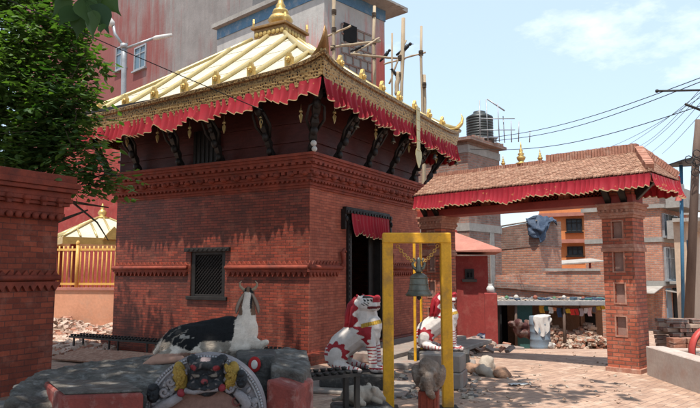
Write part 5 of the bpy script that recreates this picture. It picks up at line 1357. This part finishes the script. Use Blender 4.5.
# support under the ledge
m.hexa([(-1.5, -.15, 0), (1.0, .55, 0), (.9, 1.0, 0), (-1.6, .45, 0)], [(-1.5, -.15, .45), (1.0, .55, .62), (.9, 1.0, .62), (-1.6, .45, .45)])
o = m.build('ledge_base', M['stone'], None, loc=(c_.x-.1, c_.y-.25, 0), bevel=.03); tag(o, 'rough grey stone base under the long dark ledge, left of the carving', 'stone base')
slab('stone_block', 'black stone block with a red and white mark behind the carved arch', [P(236, 358, 5.15), P(276, 356, 5.15), P(276, 349, 5.9), P(236, 350, 5.9)], .7, 'black_stone', disp=.008, vox=.018, sm=3)
m = MB(); q = P(254, 365, 5.1); m.ball((0, 0, 0), (.05, .012, .062), n=16); m.c = [(.35,.02,.02)]*len(m.v)
o = m.build('ochre_spot', M['mixed'], None, loc=q+Vector((0, .03, 0)), colors=True); mm = MB(); mm.col = (.6,.55,.5); mm.ball((0, -.012, 0), (.026, .008, .036), n=14); mm.build('white_centre', M['mixed'], o, colors=True)
tag(o, 'red painted oval with white centre on the black stone block', 'painted mark')
slab('capstone', 'grey speckled capstone with sloping end above the right red block', [P(272, 366, 4.95), P(303, 374, 4.9), P(312, 366, 5.3), P(306, 350, 6.0), P(286, 347, 6.1), P(268, 352, 5.7)], .3, 'rock', disp=.014, vox=.016, sm=4)
def redblock(name, label, px0, px1, pyt, Y, pxs, Ys, pys):
    a, b = P(px0, pyt[0], Y), P(px1, pyt[1], Y); c, d = P(pxs[1], pys[1], Ys), P(pxs[0], pys[0], Ys)
    m = MB(); base = Vector((a.x, a.y, 0)); top = [p-base for p in (a, b, c, d)]; bot = [Vector((t.x, t.y, 0)) for t in top]
    m.hexa(bot, top); o = m.build(name, M['red_block'], None, loc=base, bevel=.022, seg=2); return tag(o, label, 'stone block')
redblock('painted_block', 'broad red painted stone block with grey worn top at the bottom left', 62, 144, (396, 393), 4.3, (44, 128), 5.0, (381, 383))
m = MB()
a, b, c, d = P(64, 394.5, 4.33), P(142, 391.5, 4.33), P(126, 382.3, 4.96), P(47, 380.5, 4.96); o_ = Vector((a.x, a.y, 0))
up_ = Vector((0, 0, .012)); tt4 = [p-o_+up_ for p in (a, b, c, d)]; m.hexa([t-up_*1.4 for t in tt4], tt4); o = m.build('worn_top', M['rock'], [q for q in bpy.data.objects if q.name == 'painted_block'][0], bevel=.006)
o.location = o_-Vector([q for q in bpy.data.objects if q.name == 'painted_block'][0].location)
redblock('painted_block', 'red painted stone block under the speckled capstone, right of the carved arch', 266, 297, (379, 389), 4.7, (290, 314), 5.15, (374, 378))

# ================================================= CARVED ARCH (relief face, painted)
ay_ = 4.5; ac = P(204, 416, ay_); Ra = (X(263, ay_, 400)-X(143, ay_, 400))/2
arch = thing('carved_arch', 'semicircular stone relief with a dark fierce face between gold locks below the goat', 'stone carving', ac, R(2))
m = MB(); ang = [math.pi*i/40 for i in range(41)]
m.prism([(Ra*math.cos(a), Ra*math.sin(a)) for a in ang]+[(-Ra, -.55), (Ra, -.55)], .02, .16, 'y')
PK = (.36,.30,.30); DK = (.022,.024,.028)
GR = (.30,.27,.275)
m.col = GR; m.c = [GR]*len(m.v)
# interior field
m.col = (.27,.15,.12); 
ri = Ra*.62; m.prism([(ri*math.cos(a), ri*.72*math.sin(a)) for a in ang]+[(-ri, -.5), (ri, -.5)], .0, .022, 'y')
# bead rims
m.col = (.42,.40,.41)
for i in range(64):
    a = math.pi*i/63; m.ball((Ra*.965*math.cos(a), .01, Ra*.965*math.sin(a)), (.010, .014, .010), n=6)
m.tube([(Ra*.925*math.cos(a), .012, Ra*.925*math.sin(a)) for a in ang], .009, 6)
m.col = (.035,.03,.03); m.tube([(ri*1.02*math.cos(a), .008, ri*.75*math.sin(a)) for a in ang], .008, 6)
m.build('arch_slab', M['painted_old'], arch, colors=True)
k_ = Ra/60.0       # one photo pixel
def c2(px, py, y=0): return ((px-204)*k_, y, (416-py)*k_)
f = MB()
f.ball(c2(206, 378, -.01), (18.5*k_, .06, 19*k_), n=20); f.ball(c2(206, 366, -.03), (17*k_, .055, 8*k_), n=16)
f.tube([c2(190, 362, -.05), c2(198, 367, -.085), c2(206, 364, -.08), c2(214, 367, -.085), c2(223, 362, -.05)], [.02, .03, .026, .03, .02], 10)
for s_ in (-1, 1):
    f.ball(c2(206+15*s_, 360, -.01), (5.5*k_, .04, 5*k_)); f.ball(c2(206+10*s_, 385, -.05), (8.5*k_, .035, 6*k_))
    f.ball(c2(206+8.5*s_, 375, -.062), (5*k_, .022, 3.2*k_)); f.tube([c2(206+3*s_, 372.5, -.075), c2(206+9*s_, 371, -.08), c2(206+14*s_, 373.5, -.06)], .011, 8)
f.ball(c2(206, 379.5, -.08), (4.5*k_, .03, 5*k_)); f.ball(c2(206, 392, -.035), (6*k_, .035, 4*k_))
f.tube([c2(194, 386, -.07), c2(206, 388, -.085), c2(218, 386, -.07)], .013, 8)
def fcol(c, n):
    px, py = 204+c[0]/k_, 416-c[2]/k_; w_ = mnoise.noise(Vector(c)*40)
    if math.hypot((px-194.5)/3.6, (py-367)/3.2) < 1 or math.hypot((px-217.5)/3, (py-367.5)/3) < 1: return (.26,.03,.035)
    if math.hypot((px-206)/3.4, (py-380)/2.8) < 1 and w_ > -.2: return (.26,.05,.055)
    if abs(py-358) < 3 and abs(px-206) < 5: return (.33,.25,.25)
    for q in (-8.5, 8.5):
        if math.hypot((px-206-q)/3.6, (py-375)/1.6) < 1: return (.2,.17,.14)
    if w_ > .42: return (.16,.13,.12)
    return DK
blob('face', f, M['painted_old'], arch, .0065, 3, fcol, disp=.006, dscale=22)
for s_, cx_ in ((-1, 179.5), (1, 231)):
    f = MB(); f.col = (.40,.25,.05)
    for i in range(80):
        a = rnd.uniform(-1.5, 1.5); r_ = math.sqrt(rnd.random())
        f.ball(c2(cx_+(5.5*r_*math.cos(a*2))+s_*-1.2*abs(a), 377+13*math.sin(a)*r_, -.03-.03*(1-r_)), (1.7*k_, .02, 1.7*k_), n=6)
    f.ball(c2(cx_, 378, -.005), (7.5*k_, .035, 16*k_), (0, .15*s_, 0), n=14)
    f.build('gold_lock', M['painted_old'], arch, colors=True)
f = MB(); f.col = (.27,.03,.04)
f.ball(c2(182.5, 392, -.055), (4*k_, .03, 4.2*k_)); f.build('red_hand', M['painted_old'], arch, colors=True); f = MB(); f.col = (.27,.03,.04); f.ball(c2(222.5, 387, -.06), (3.8*k_, .028, 3.9*k_)); f.build('red_hand', M['painted_old'], arch, colors=True)
f = MB(); f.col = GR
f.tube([c2(186, 390, -.05), c2(196, 391, -.06), c2(206, 389, -.06), c2(219, 388, -.06)], .02, 8)
f.tube([c2(182, 395, -.04), c2(172, 401, -.05), c2(162, 406, -.04), c2(152, 412, -.03)], [.03, .034, .034, .03], 10)
for cx_, cy_, r0 in ((229, 388, 5), (238, 381, 4), (165, 392, 5), (171, 382, 4), (244, 399, 6), (252, 404, 4)):
    f.tube([c2(cx_+r0*math.cos(t*.7)*(1-t*.07), cy_+r0*math.sin(t*.7)*(1-t*.07), -.03) for t in range(12)], .012, 6)
f.tube([c2(236, 392, -.03), c2(243, 398, -.04), c2(247, 404, -.04), c2(244, 411, -.03)], [.028, .034, .034, .03], 10)
f.col = (.34,.31,.31)
for i in range(110):
    a = rnd.uniform(.08, 3.06); rr_ = Ra*rnd.uniform(.66, .87)
    if abs(math.cos(a)) < .38: continue
    f.ball((rr_*math.cos(a), .0, rr_*math.sin(a)), (rnd.uniform(.012, .03), .03, rnd.uniform(.012, .026)), (0, a, 0), n=8)
f.build('coils', M['painted_old'], arch, colors=True)
for cx_, cy_, w_ in ((154, 393, 6.5), (241, 380, 5.8)):
    f = MB(); f.col = DK; f.ball(c2(cx_, cy_, -.02), (w_*k_, .05, (w_+3)*k_), n=14); f.ball(c2(cx_, cy_-6, -.04), (w_*.7*k_, .04, 4*k_)); f.ball(c2(cx_-3, cy_, -.07), (1.6*k_, .01, 1.3*k_), n=6); f.ball(c2(cx_+3, cy_, -.07), (1.6*k_, .01, 1.3*k_), n=6); f.ball(c2(cx_, cy_+4, -.07), (2.5*k_, .015, 2*k_), n=6)
    f.build('side_face', M['painted_old'], arch, colors=True)
f = MB(); f.col = (.25,.08,.07); f.tube([c2(236+4*math.cos(t*.7), 402+4*math.sin(t*.7), -.005) for t in range(10)], .007, 6); f.build('petal_mark', M['painted_old'], arch, colors=True)

# ================================================= GOAT
gy_ = 6.05; gp = P(210, 355, gy_); gp.z -= .0
goat = thing('goat', 'black and white horned goat lying on the dark stone ledge, facing away', 'goat', gp, R(3)); goat.scale = (1, 1, 1.04)
kx = gy_/F
def g(px, py, y=0): return ((px-210)*kx, y, (355-py)*kx)
m = MB()
m.ball(g(182, 345, .02), (.2, .2, .165), (0, -.2, 0)); m.cap(g(187, 343, .02), g(232, 341, .03), .165, .175)
m.ball(g(238, 340, .04), (.15, .16, .17), (0, -.25, 0)); m.ball(g(246, 333, .05), (.10, .12, .14)); m.ball(g(236, 347, .0), (.16, .15, .08))
m.ball(g(208, 349, 0), (.24, .2, .09)); m.cap(g(190, 336, .03), g(228, 329, .04), .1, .1)
m.cap(g(244, 326, .05), g(245, 308, .10), .10, .066)           # neck
m.ball(g(245, 300, .14), (.058, .09, .062), (.35, 0, 0)); m.cap(g(245, 300, .2), g(245, 306, .33), .048, .03)    # head turned away
m.cap(g(245, 304, .12), g(245, 296, .13), .06, .045)
m.cap(g(252, 344, -.02), g(260, 346, -.06), .06, .04); m.cap(g(258, 346, -.06), g(265.5, 342.5, -.09), .036, .028)     # folded foreleg
m.cap(g(248, 350, .1), g(258, 351, .12), .05, .035)
m.cap(g(178, 352, -.16), g(160, 358, -.2), .07, .045); m.cap(g(160, 358, -.2), g(188, 355, -.25), .038, .03); m.cap(g(160, 358, -.2), g(153, 361, -.2), .04, .028) # hind leg
m.cap(g(163, 345, .05), g(156, 353, .03), .04, .022)         # tail
def gcol(c, n):
    x, y, z = c; px = 210+x/kx; py = 355-z/kx; w_ = mnoise.noise(Vector((x*6, y*6, z*6)))*6+mnoise.noise(Vector((x*25, y*25, z*25)))*2.5
    W, K_, B_, PKK = (.66,.56,.47), (.008,.008,.009), (.16,.09,.055), (.45,.25,.18)
    if px > 225 and py < 318:      # head and neck, seen from behind
        if py < 296.5+w_*.2: return K_ if abs(px-245) > 1.5 else B_
        if 3.2 < px-245+w_*.15 < 5.2 and py < 312: return K_
        if abs(px-245+w_*.25) < 4: return W
        return B_ if w_ > -3.5 else (.05,.035,.03)
    if px > 234+w_*.7+(345-py)*.05: return W if w_ > -6.5 else B_
    if y < -.12 and py > 351: return PKK
    if py > 344+w_*1.1-(px-190)*.02: return W if w_ > -2 else (.3,.25,.2)
    if px < 173+w_*.8: return W if w_ > -1 else K_
    if px < 190 and math.sin((px+py*1.3)*.45+w_*.9) > .88: return (.22,.19,.16)
    if py < 338 and px < 196+w_ and w_ > 1.2: return (.3,.27,.24)
    return K_
gb = blob('goat_body', m, M['fur'], goat, .0105, 6, gcol)
# short coat: fine hairs over the skin
me = gb.data; cm = MB(); r5 = random.Random(3); polys = list(me.polygons); V_ = me.vertices
for i in range(15000):
    p_ = polys[r5.randrange(len(polys))]; n_ = p_.normal; c_ = Vector(p_.center)
    if c_.z < .02: continue
    d = (Vector((-.75, -.1, -.35))+n_*.55+Vector((r5.uniform(-.3, .3), r5.uniform(-.3, .3), r5.uniform(-.3, .3)))).normalized()
    if c_.z > .32: d = (Vector((0, .1, -.8))+n_*.5+Vector((r5.uniform(-.3, .3), 0, 0))).normalized()
    L_ = r5.uniform(.010, .024); s_ = d.cross(n_); s_ = s_.normalized()*.0016 if s_.length > .01 else Vector((.0016, 0, 0))
    q = c_+Vector((r5.uniform(-.005, .005), r5.uniform(-.005, .005), 0)); cc = gcol(c_, n_); v_ = r5.uniform(.7, 1.3); cc = tuple(min(.9, a*v_) for a in cc)
    cm.add([q-s_, q+s_, q+d*L_], [(0, 1, 2)], True, 0, [cc]*3)
cm.build('coat', M['fur'], goat, colors=True)
for s_ in (-1, 1):
    m = MB(); vs = []; fs = []
    # long drooping ear, a curved leaf
    rows_ = [(0, .012), (.25, .03), (.5, .036), (.75, .03), (1, .008)]
    for t, w_ in rows_:
        c_ = Vector(g(245, 300, .10))+Vector((s_*(.034+.062*math.sin(t*1.7)+.01*t), -.02-.02*t, -.20*t+.03))
        vs += [c_+Vector((w_*.95, .012, 0)), c_+Vector((0, -.012, 0)), c_+Vector((-w_*.95, .012, 0)), c_+Vector((0, .02, 0))]
    m.add(vs, [(i*4+j, i*4+(j+1)%4, (i+1)*4+(j+1)%4, (i+1)*4+j) for i in range(4) for j in range(4)]+[(3,2,1,0), (16,17,18,19)], True, 0, [(.15,.085,.055) if i % 4 != 1 else (.3,.22,.17) for i in range(20)])
    m.build('ear', M['fur'], goat, colors=True, subsurf=1, recalc=True)
    m = MB(); m.col = (.33,.24,.16); b_ = Vector(g(245+3*s_, 295, .12))
    m.tube([b_, b_+Vector((.03*s_, .01, .015)), b_+Vector((.052*s_, 0, .04)), b_+Vector((.054*s_, -.01, .068)), b_+Vector((.036*s_, -.015, .088))], [.016, .015, .012, .008, .003], 8); m.build('horn', M['fur'], goat, colors=True)
m = MB(); m.lathe([(.088, -.008), (.094, 0), (.088, .008)], 20, (0, 0, 0)); o = m.build('collar', M['iron'], goat, loc=g(243.5, 321, .06)); o.rotation_euler = (.3, .05, 0)

# ================================================= CONCRETE PLANTER WALL, BRICK HEAP, RED WHEEL
w0 = G(647, 375); w1 = G(700, 394); dW = (w1-w0).normalized()
z_w = P(647, 346, w0.y).z
pw = thing('concrete_wall', 'low pale concrete retaining wall running out of frame at the bottom right', 'wall', (w0.x, w0.y, 0), math.atan2(dW.y, dW.x))
Lw = 4.5; z_w2 = P(700, 361, w1.y).z; lw1 = (w1-w0).length
m = MB(); m.hexa([(0,0,-.3),(Lw,0,-.3),(Lw,.28,-.3),(0,.28,-.3)], [(0,0,z_w),(Lw,0,z_w+(z_w2-z_w)*Lw/lw1),(Lw,.28,z_w+(z_w2-z_w)*Lw/lw1),(0,.28,z_w)])
m.build('concrete', M['pale_concrete'], pw, bevel=.012)
m = MB(); m.box(0, .25, .281, 4, -.3, z_w-.03); m.build('return_wall', M['pale_concrete'], pw, bevel=.01)
m = MB(); m.box(.25, Lw, .281, 4, -.3, z_w-.22)
o = m.build('planter_soil', M['clay'], pw)
sbk = P(676, 345, 11.4); 
m = MB()
for j in range(7):
    for i in range(3):
        m.obox((.0+i*.23+rnd.uniform(-.03, .03)+(.1 if j % 2 else 0), rnd.uniform(-.04, .04), .04+j*.075), (.21, .12, .065), (0, 0, rnd.uniform(-.12, .12)), rnd.randrange(2), .08)
        m.obox((.0+i*.23+rnd.uniform(-.03, .03), .3+rnd.uniform(-.04, .04), .04+j*.075), (.21, .12, .065), (0, 0, rnd.uniform(-.12, .12)), rnd.randrange(2), .08)
o = m.build('stacked_bricks', [M['grey_brick'], M['brick_dusty']], None, loc=(X(671, 11.4, 330), 11.4, z_w-.2-.0)); tag(o, 'rough stack of dusty grey bricks behind the concrete wall', 'bricks', kind='stuff')
m = MB()
for j in range(4): 
    for i in range(2): m.obox((i*.23, 0, .04+j*.085), (.2, .2, .075), (0, 0, rnd.uniform(-.1, .1)), 0, .05)
o = m.build('orange_blocks', M['brick_loose'], None, loc=(X(676, 10.3, 340), 10.3, z_w-.22)); tag(o, 'short pile of orange clay blocks beside the red wheel arch', 'bricks', kind='stuff')
# red curved guard (wheel arch of a cart)
wy = 9.7; c0 = P(712, 352, wy); rw_ = (X(712, wy)-X(687, wy))
cg = thing('red_cart', 'red painted cart wheel guard and spoked wheel at the right edge', 'cart', (c0.x, c0.y, z_w-.22), R(15))
zz = c0.z-(z_w-.22)
m = MB(); vs = []
n_ = 30
for i in range(n_+1):
    a = R(200)-R(215)*i/n_
    for (dr, dy) in ((0, -.06), (.03, 0), (0, .06), (-.02, .06), (.008, 0), (-.02, -.06)): vs.append(((rw_+dr)*math.cos(a), dy, zz+(rw_+dr)*math.sin(a)))
m.add(vs, [(i*6+j, i*6+(j+1)%6, (i+1)*6+(j+1)%6, (i+1)*6+j) for i in range(n_) for j in range(6)]+[(5,4,3,2,1,0), tuple(n_*6+j for j in range(6))], True)
m.build('wheel_guard', M['red_enamel'], cg, recalc=True)
m = MB(); rr_ = rw_*.86; m.tube([(rr_*math.cos(t*math.pi/16), 0, zz+rr_*math.sin(t*math.pi/16)) for t in range(33)], .022, 8, cap=False)
wh = m.build('tyre', M['iron'], cg)
m = MB()
for i in range(16): a = i*math.pi/8; m.tube([(0, 0, zz), (rr_*math.cos(a), 0, zz+rr_*math.sin(a))], .006, 5)
m.tube([(0, -.06, zz), (0, .06, zz)], .035, 10); m.build('spokes', M['steel'], wh)
m = MB(); m.tube([(0, -.07, zz), (.5, -.07, zz+.12), (1.2, -.07, zz+.1)], .03, 8); m.tube([(-rw_*.93, 0, zz+.0), (-rw_*.85, 0, .0)], .025, 8); m.build('cart_frame', M['red_enamel'], cg)

# ================================================= STONES, RUBBLE, LITTER
def stone(px, py, r_, label, seed, matn='light_stone'):
    p = G(px, py); m = MB(); rr2 = random.Random(seed)
    for i in range(5): m.ball((rr2.uniform(-.4, .4)*r_, rr2.uniform(-.3, .3)*r_, r_*.3*rr2.uniform(.7, 1.2)), (r_*rr2.uniform(.4, .8), r_*rr2.uniform(.4, .7), r_*rr2.uniform(.3, .5)), (rr2.random(), rr2.random(), rr2.random()), n=8)
    o = blob('stone', m, M[matn], None, .03, 1, None, p, 0, .03, 6); return tag(o, label, 'stone', 'loose stones on the plaza')
stone(474, 374, .22, 'brown loose stone nearest the stacked blocks on the sunlit paving', 1, 'clay'); stone(484, 370, .25, 'largest pale loose stone in the cluster on the sunlit paving', 2); stone(486, 376, .2, 'pale loose stone lying lowest in the sunlit cluster', 3); stone(500, 377, .2, 'orange brown loose stone at the right end of the cluster', 4, 'clay')
pc = G(519, 385); m = MB(); m.grid(lambda u, v: ((u-.5)*.3, (v-.5)*.14, .012+.03*abs(mnoise.noise(Vector((u*4, v*4, 0))))), 10, 6); tag(m.build('paper_scrap', M['white_cloth'], None, loc=pc, rz=.2), 'crumpled pale paper scrap on the paving right of the stones', 'litter')
def hp4():
    while True:
        px, py = rnd.uniform(446, 512), rnd.uniform(333, 356)
        if rnd.random() < math.exp(-((px-468)/26)**2-((py-342)/8)**2): break
    p = G(px, py); return (p.x, p.y, p.z+.02+rnd.random()*.14)
heap('rubble_heap', 'spread of broken brick rubble between the red hut and the paving', 'rubble', hp4, 700, ['brick_loose', 'brick_dusty', 'brick_loose', 'step_stone'], (.17, .1, .06))
def hp5():
    t = rnd.random(); p = G(rnd.uniform(455, 640), rnd.uniform(350, 407)); return (p.x, p.y, p.z+.01)
heap('scattered_chips', 'small brick and stone chips scattered over the paving', 'chips', hp5, 140, ['brick_dusty', 'light_stone', 'paver'], (.035, .03, .015))
def hp6():
    while True:
        p = G(rnd.uniform(385, 480), rnd.uniform(352, 400))
        if (p-TC).dot(Vector((math.sin(TA), -math.cos(TA), 0))) > 1.7: break
    return (p.x, p.y, p.z+.012)
heap('stone_litter', 'grit and broken stones lying around the lion pedestals', 'chips', hp6, 130, ['step_stone', 'light_stone', 'stone'], (.08, .06, .035))
m = MB(); sl_ = P(482, 331, 17.2); 
m.obox((0, 0, .06), (1.6, .5, .12), (0, .02, .1)); m.obox((-.2, .05, .16), (1.1, .45, .08), (0, 0, -.05)); m.obox((.6, -.3, .05), (.8, .35, .1), (0, 0, .3))
sl_.z = gz(sl_.x, sl_.y); tag(m.build('step_slabs', M['step_stone'], None, loc=sl_, bevel=.02), 'pile of flat stone slabs stepped before the red hut', 'slabs')

# ================================================= TREES
def leaves(parent, n, fn, size, name='foliage', m_='leaf', clumps=None, seed=1, droop=.5, simple=False):
    r6 = random.Random(seed); mb_ = MB(); i = 0
    while i < n:
        c, dark = fn(r6)
        k6 = r6.randint(4, 7); ax = Vector((r6.uniform(-1, 1), r6.uniform(-1, 1), r6.uniform(-.5, .4))).normalized()
        sc6 = r6.choice((.7, .9, 1.0, 1.3))
        for j in range(k6):
            s_ = size*sc6*r6.uniform(.6, 1.25); p = c+ax*(j*s_*.55)
            d = (ax.cross(Vector((0, 0, 1)))*(1 if j % 2 else -1)+ax*.7+Vector((0, 0, -droop*r6.random()))).normalized()
            u_ = d.cross(Vector((r6.uniform(-.4, .4), r6.uniform(-.4, .4), 1))).normalized(); nn_ = u_.cross(d)
            cc = dark+r6.uniform(-.2, .2); cc = min(1, max(0, cc)); w_ = s_*.27
            if simple:
                mb_.add([p, p+d*s_*.45+u_*w_*1.1, p+d*s_, p+d*s_*.45-u_*w_*1.1], [(0, 1, 2, 3)], False, 0, [(cc, cc, cc)]*4); i += 1; continue
            mb_.add([p, p+d*s_*.3+u_*w_-nn_*w_*.25, p+d*s_*.65+u_*w_*.8-nn_*w_*.2, p+d*s_, p+d*s_*.65-u_*w_*.8-nn_*w_*.2, p+d*s_*.3-u_*w_-nn_*w_*.25, p+d*s_*.5],
                    [(0, 1, 6), (1, 2, 6), (2, 3, 6), (3, 4, 6), (4, 5, 6), (5, 0, 6)], False, 0, [(cc, cc, cc)]*7)
            i += 1
    return mb_.build(name, M[m_], parent, colors=True)
ty = 10.6; tp0 = P(12, 272, ty+.4); tp0.z = 0
tree = thing('leafy_tree', 'dense green leafy tree rising behind the brick pier at the upper left', 'tree', tp0)
m = MB(); m.tube([(0, 0, 0), (.05, .1, 1.5), (-.1, 0, 3), (.1, .1, 4.6)], [.22, .18, .14, .06], 10)
for i in range(16):
    a = rnd.uniform(0, 6.28); z0 = rnd.uniform(1.8, 4.2); e = Vector((math.cos(a)*rnd.uniform(.7, 1.5), math.sin(a)*rnd.uniform(.5, .9), z0+rnd.uniform(.3, 1.2)))
    m.tube([(0, 0, z0), Vector((0, 0, z0)).lerp(e, .5)+Vector((0, 0, .15)), e], [.06, .04, .015], 6)
m.tube([(.2, -.1, 2.6), (1.2, -.5, 2.75), (1.95, -.9, 2.62)], [.05, .03, .01], 6); m.tube([(1.2, -.5, 2.75), (1.7, -.7, 2.4), (1.95, -.85, 2.1)], [.02, .015, .008], 5)
m.build('trunk', M['bark'], tree)
blobs = []
def tb_(px, py, Y, r_): blobs.append((P(px, py, Y)-tp0, r_))
for px, py, Y, r_ in ((10, 20, 10.8, .75), (45, 45, 10.6, .7), (68, 72, 10.4, .48), (20, 75, 10.4, .8), (60, 100, 10.2, .55), (-15, 60, 10.6, .8), (10, 120, 10.2, .75), (50, 130, 10.0, .55), (78, 105, 9.9, .3), (28, 158, 10.0, .45), (75, 155, 9.7, .38), (98, 172, 9.5, .27), (-5, 160, 10, .6), (116, 178, 9.3, .19), (62, 20, 10.8, .42), (20, -20, 11, .7), (-30, 0, 11, .9), (95, 188, 9.5, .18), (80, 92, 10, .22), (78, 178, 9.6, .28), (45, 172, 9.8, .35), (15, 150, 9.9, .5), (40, 150, 10.2, .5), (60, 125, 10.2, .5), (5, 90, 10.8, .8), (-25, 110, 10.3, .7), (35, -5, 10.9, .5), (84, 55, 10.3, .28), (70, 45, 10.5, .36), (74, 130, 9.8, .3)): tb_(px, py, Y, r_)
tm_ = MB()
for c_, r_ in blobs:
    if r_ > .6: continue
    for i in range(3):
        e = c_+Vector((rnd.uniform(-1, 1), rnd.uniform(-1, .3), rnd.uniform(-.7, .9)))*r_; s0_ = c_*.6+Vector((0, 0, 1.2)); tm_.tube([s0_, s0_.lerp(c_, .8)+Vector((0, 0, .08)), c_.lerp(e, .5), e], [.02, .012, .008, .003], 5)
tm_.build('twigs', M['bark'], tree)
wts = [r_**2.1 for _, r_ in blobs]; tw_ = sum(wts)
def tf1(r6):
    t = r6.random()*tw_; 
    for (c, r_), w_ in zip(blobs, wts):
        t -= w_
        if t <= 0: break
    while True:
        q = Vector((r6.gauss(0, 1), r6.gauss(0, 1), r6.gauss(0, 1))).normalized()*r_*(r6.uniform(.35, 1.0)**.6)*1.05
        if r6.random() < .85 or q.length > .5*r_: break
    q.y *= .8
    cl = mnoise.noise((c+q)*2.2)*.6
    return c+q, .35+cl
leaves(tree, 23000, tf1, .125, seed=4)
# big pipal tree overhead: its canopy shades the foreground, one twig of heart leaves hangs into view
pip = thing('pipal_tree', 'large pipal tree overhead with broad heart shaped leaves hanging in at the top left', 'tree', (-4.6, -1.5, 0))
PO = Vector((-4.6, -1.5, 0))
m = MB(); m.tube([(0, 0, 0), (.1, .1, 2), (.3, .3, 4.2), (.8, 1, 6.4)], [.55, .42, .36, .25], 12)
for e in ((2.5, 4.5, 7.2), (4.5, 2.5, 7.4), (1, 7, 7.2), (-2, 3, 7.0), (6.3, 5.5, 7.5), (3.5, 7.5, 7.5), (5.5, -1, 7.5)):
    m.tube([(.5, .6, 5.2), Vector((.5, .6, 5.2)).lerp(Vector(e), .5)+Vector((0, 0, .5)), e], [.2, .12, .04], 8)
tw0 = P(86, -18, 4.2)-PO
m.tube([(1, 7*.6, 6.6), (1.6, 4.9, 5.2), (2.0, 5.5, 4.2), tw0, P(84, 12, 4.0)-PO], [.05, .03, .02, .01, .005], 6)
m.build('trunk', M['bark'], pip)
def pf(r6):
    while True:
        x, y = r6.uniform(-4.0, 8.4), r6.uniform(-3, 9.6)
        if mnoise.noise(Vector((x*.55, y*.55, 2.2))) < -.22: continue
        if x > 5.6+1.6*math.sin(y*.9): continue
        if math.hypot((x-2.2)/6.5, (y-3.2)/6.6) < 1: break
    return Vector((x, y, 7.3+1.6*r6.random()+.5*mnoise.noise(Vector((x, y, 0))))), .4
leaves(pip, 17000, pf, .27, seed=8, m_='big_leaf', simple=True)
def pf2(r6):
    return Vector((r6.uniform(-3.2, 2.6), r6.uniform(5.6, 9.5), 7.5+1.3*r6.random())), .4
leaves(pip, 9000, pf2, .27, seed=18, m_='big_leaf', simple=True)  # dense unseen foliage, added to shade the lower window wall
# heart shaped near leaves
m = MB(); r7 = random.Random(5)
hs = [(0, 0), (.18, -.04), (.34, .06), (.42, .24), (.36, .46), (.2, .68), (.08, .86), (.0, 1.15)]
for px, py, Y, s_, ang in ((84, 4, 4.0, .2, .2), (73, 12, 4.1, .18, -.3), (96, 10, 4.0, .2, .35), (66, 2, 4.2, .16, -.6), (89, 18, 3.95, .17, .1), (79, 20, 4.1, .15, -.1), (104, 2, 4.1, .15, .7), (94, -6, 4.1, .14, .3), (70, -6, 4.2, .13, -.6), (101, 30, 3.9, .08, .3), (84, -8, 4.0, .14, 0)):
    o_ = P(px, py-6, Y)-PO; n_ = Vector((r7.uniform(-.5, .5), -1, r7.uniform(-.3, .5))).normalized()
    dn = Vector((math.sin(ang), r7.uniform(-.2, .2), -math.cos(ang))); dn = (dn-n_*dn.dot(n_)).normalized(); u_ = dn.cross(n_)
    cc = r7.uniform(.1, .9); pts = [(-a, b) for a, b in hs[:0:-1]]
    out = [o_+u_*(a*s_)+dn*(b*s_)-n_*(abs(a)*.35*s_) for a, b in hs]+[o_+u_*(a*s_)+dn*(b*s_)-n_*(abs(a)*.35*s_) for a, b in pts[1:]]
    mid = [o_+dn*(b*s_) for b in (.25, .5, .75)]
    cvs = out+[o_+dn*.45*s_]; k6 = len(out)
    m.add(cvs, [(i, (i+1) % k6, k6) for i in range(k6)], True, 0, [(cc,)*3]*(k6+1))
    m.tube([P(84, -2, 4.0)-PO, o_], .002, 4)
m.build('hanging_leaves', M['big_leaf'], pip, colors=True)
# distant greenery at the end of the street
ft = P(690, 272, 70); ft.z = -1.4
dt = thing('distant_tree', 'small green tree far down the street between the houses', 'tree', ft); m = MB(); m.tube([(0,0,0), (0,0,4)], .2, 6); m.build('trunk', M['bark'], dt)
leaves(dt, 1500, lambda r6: (Vector((r6.gauss(0, 1.3), r6.gauss(0, 1), 6+r6.gauss(0, 1.2))), .5), .4, seed=3)
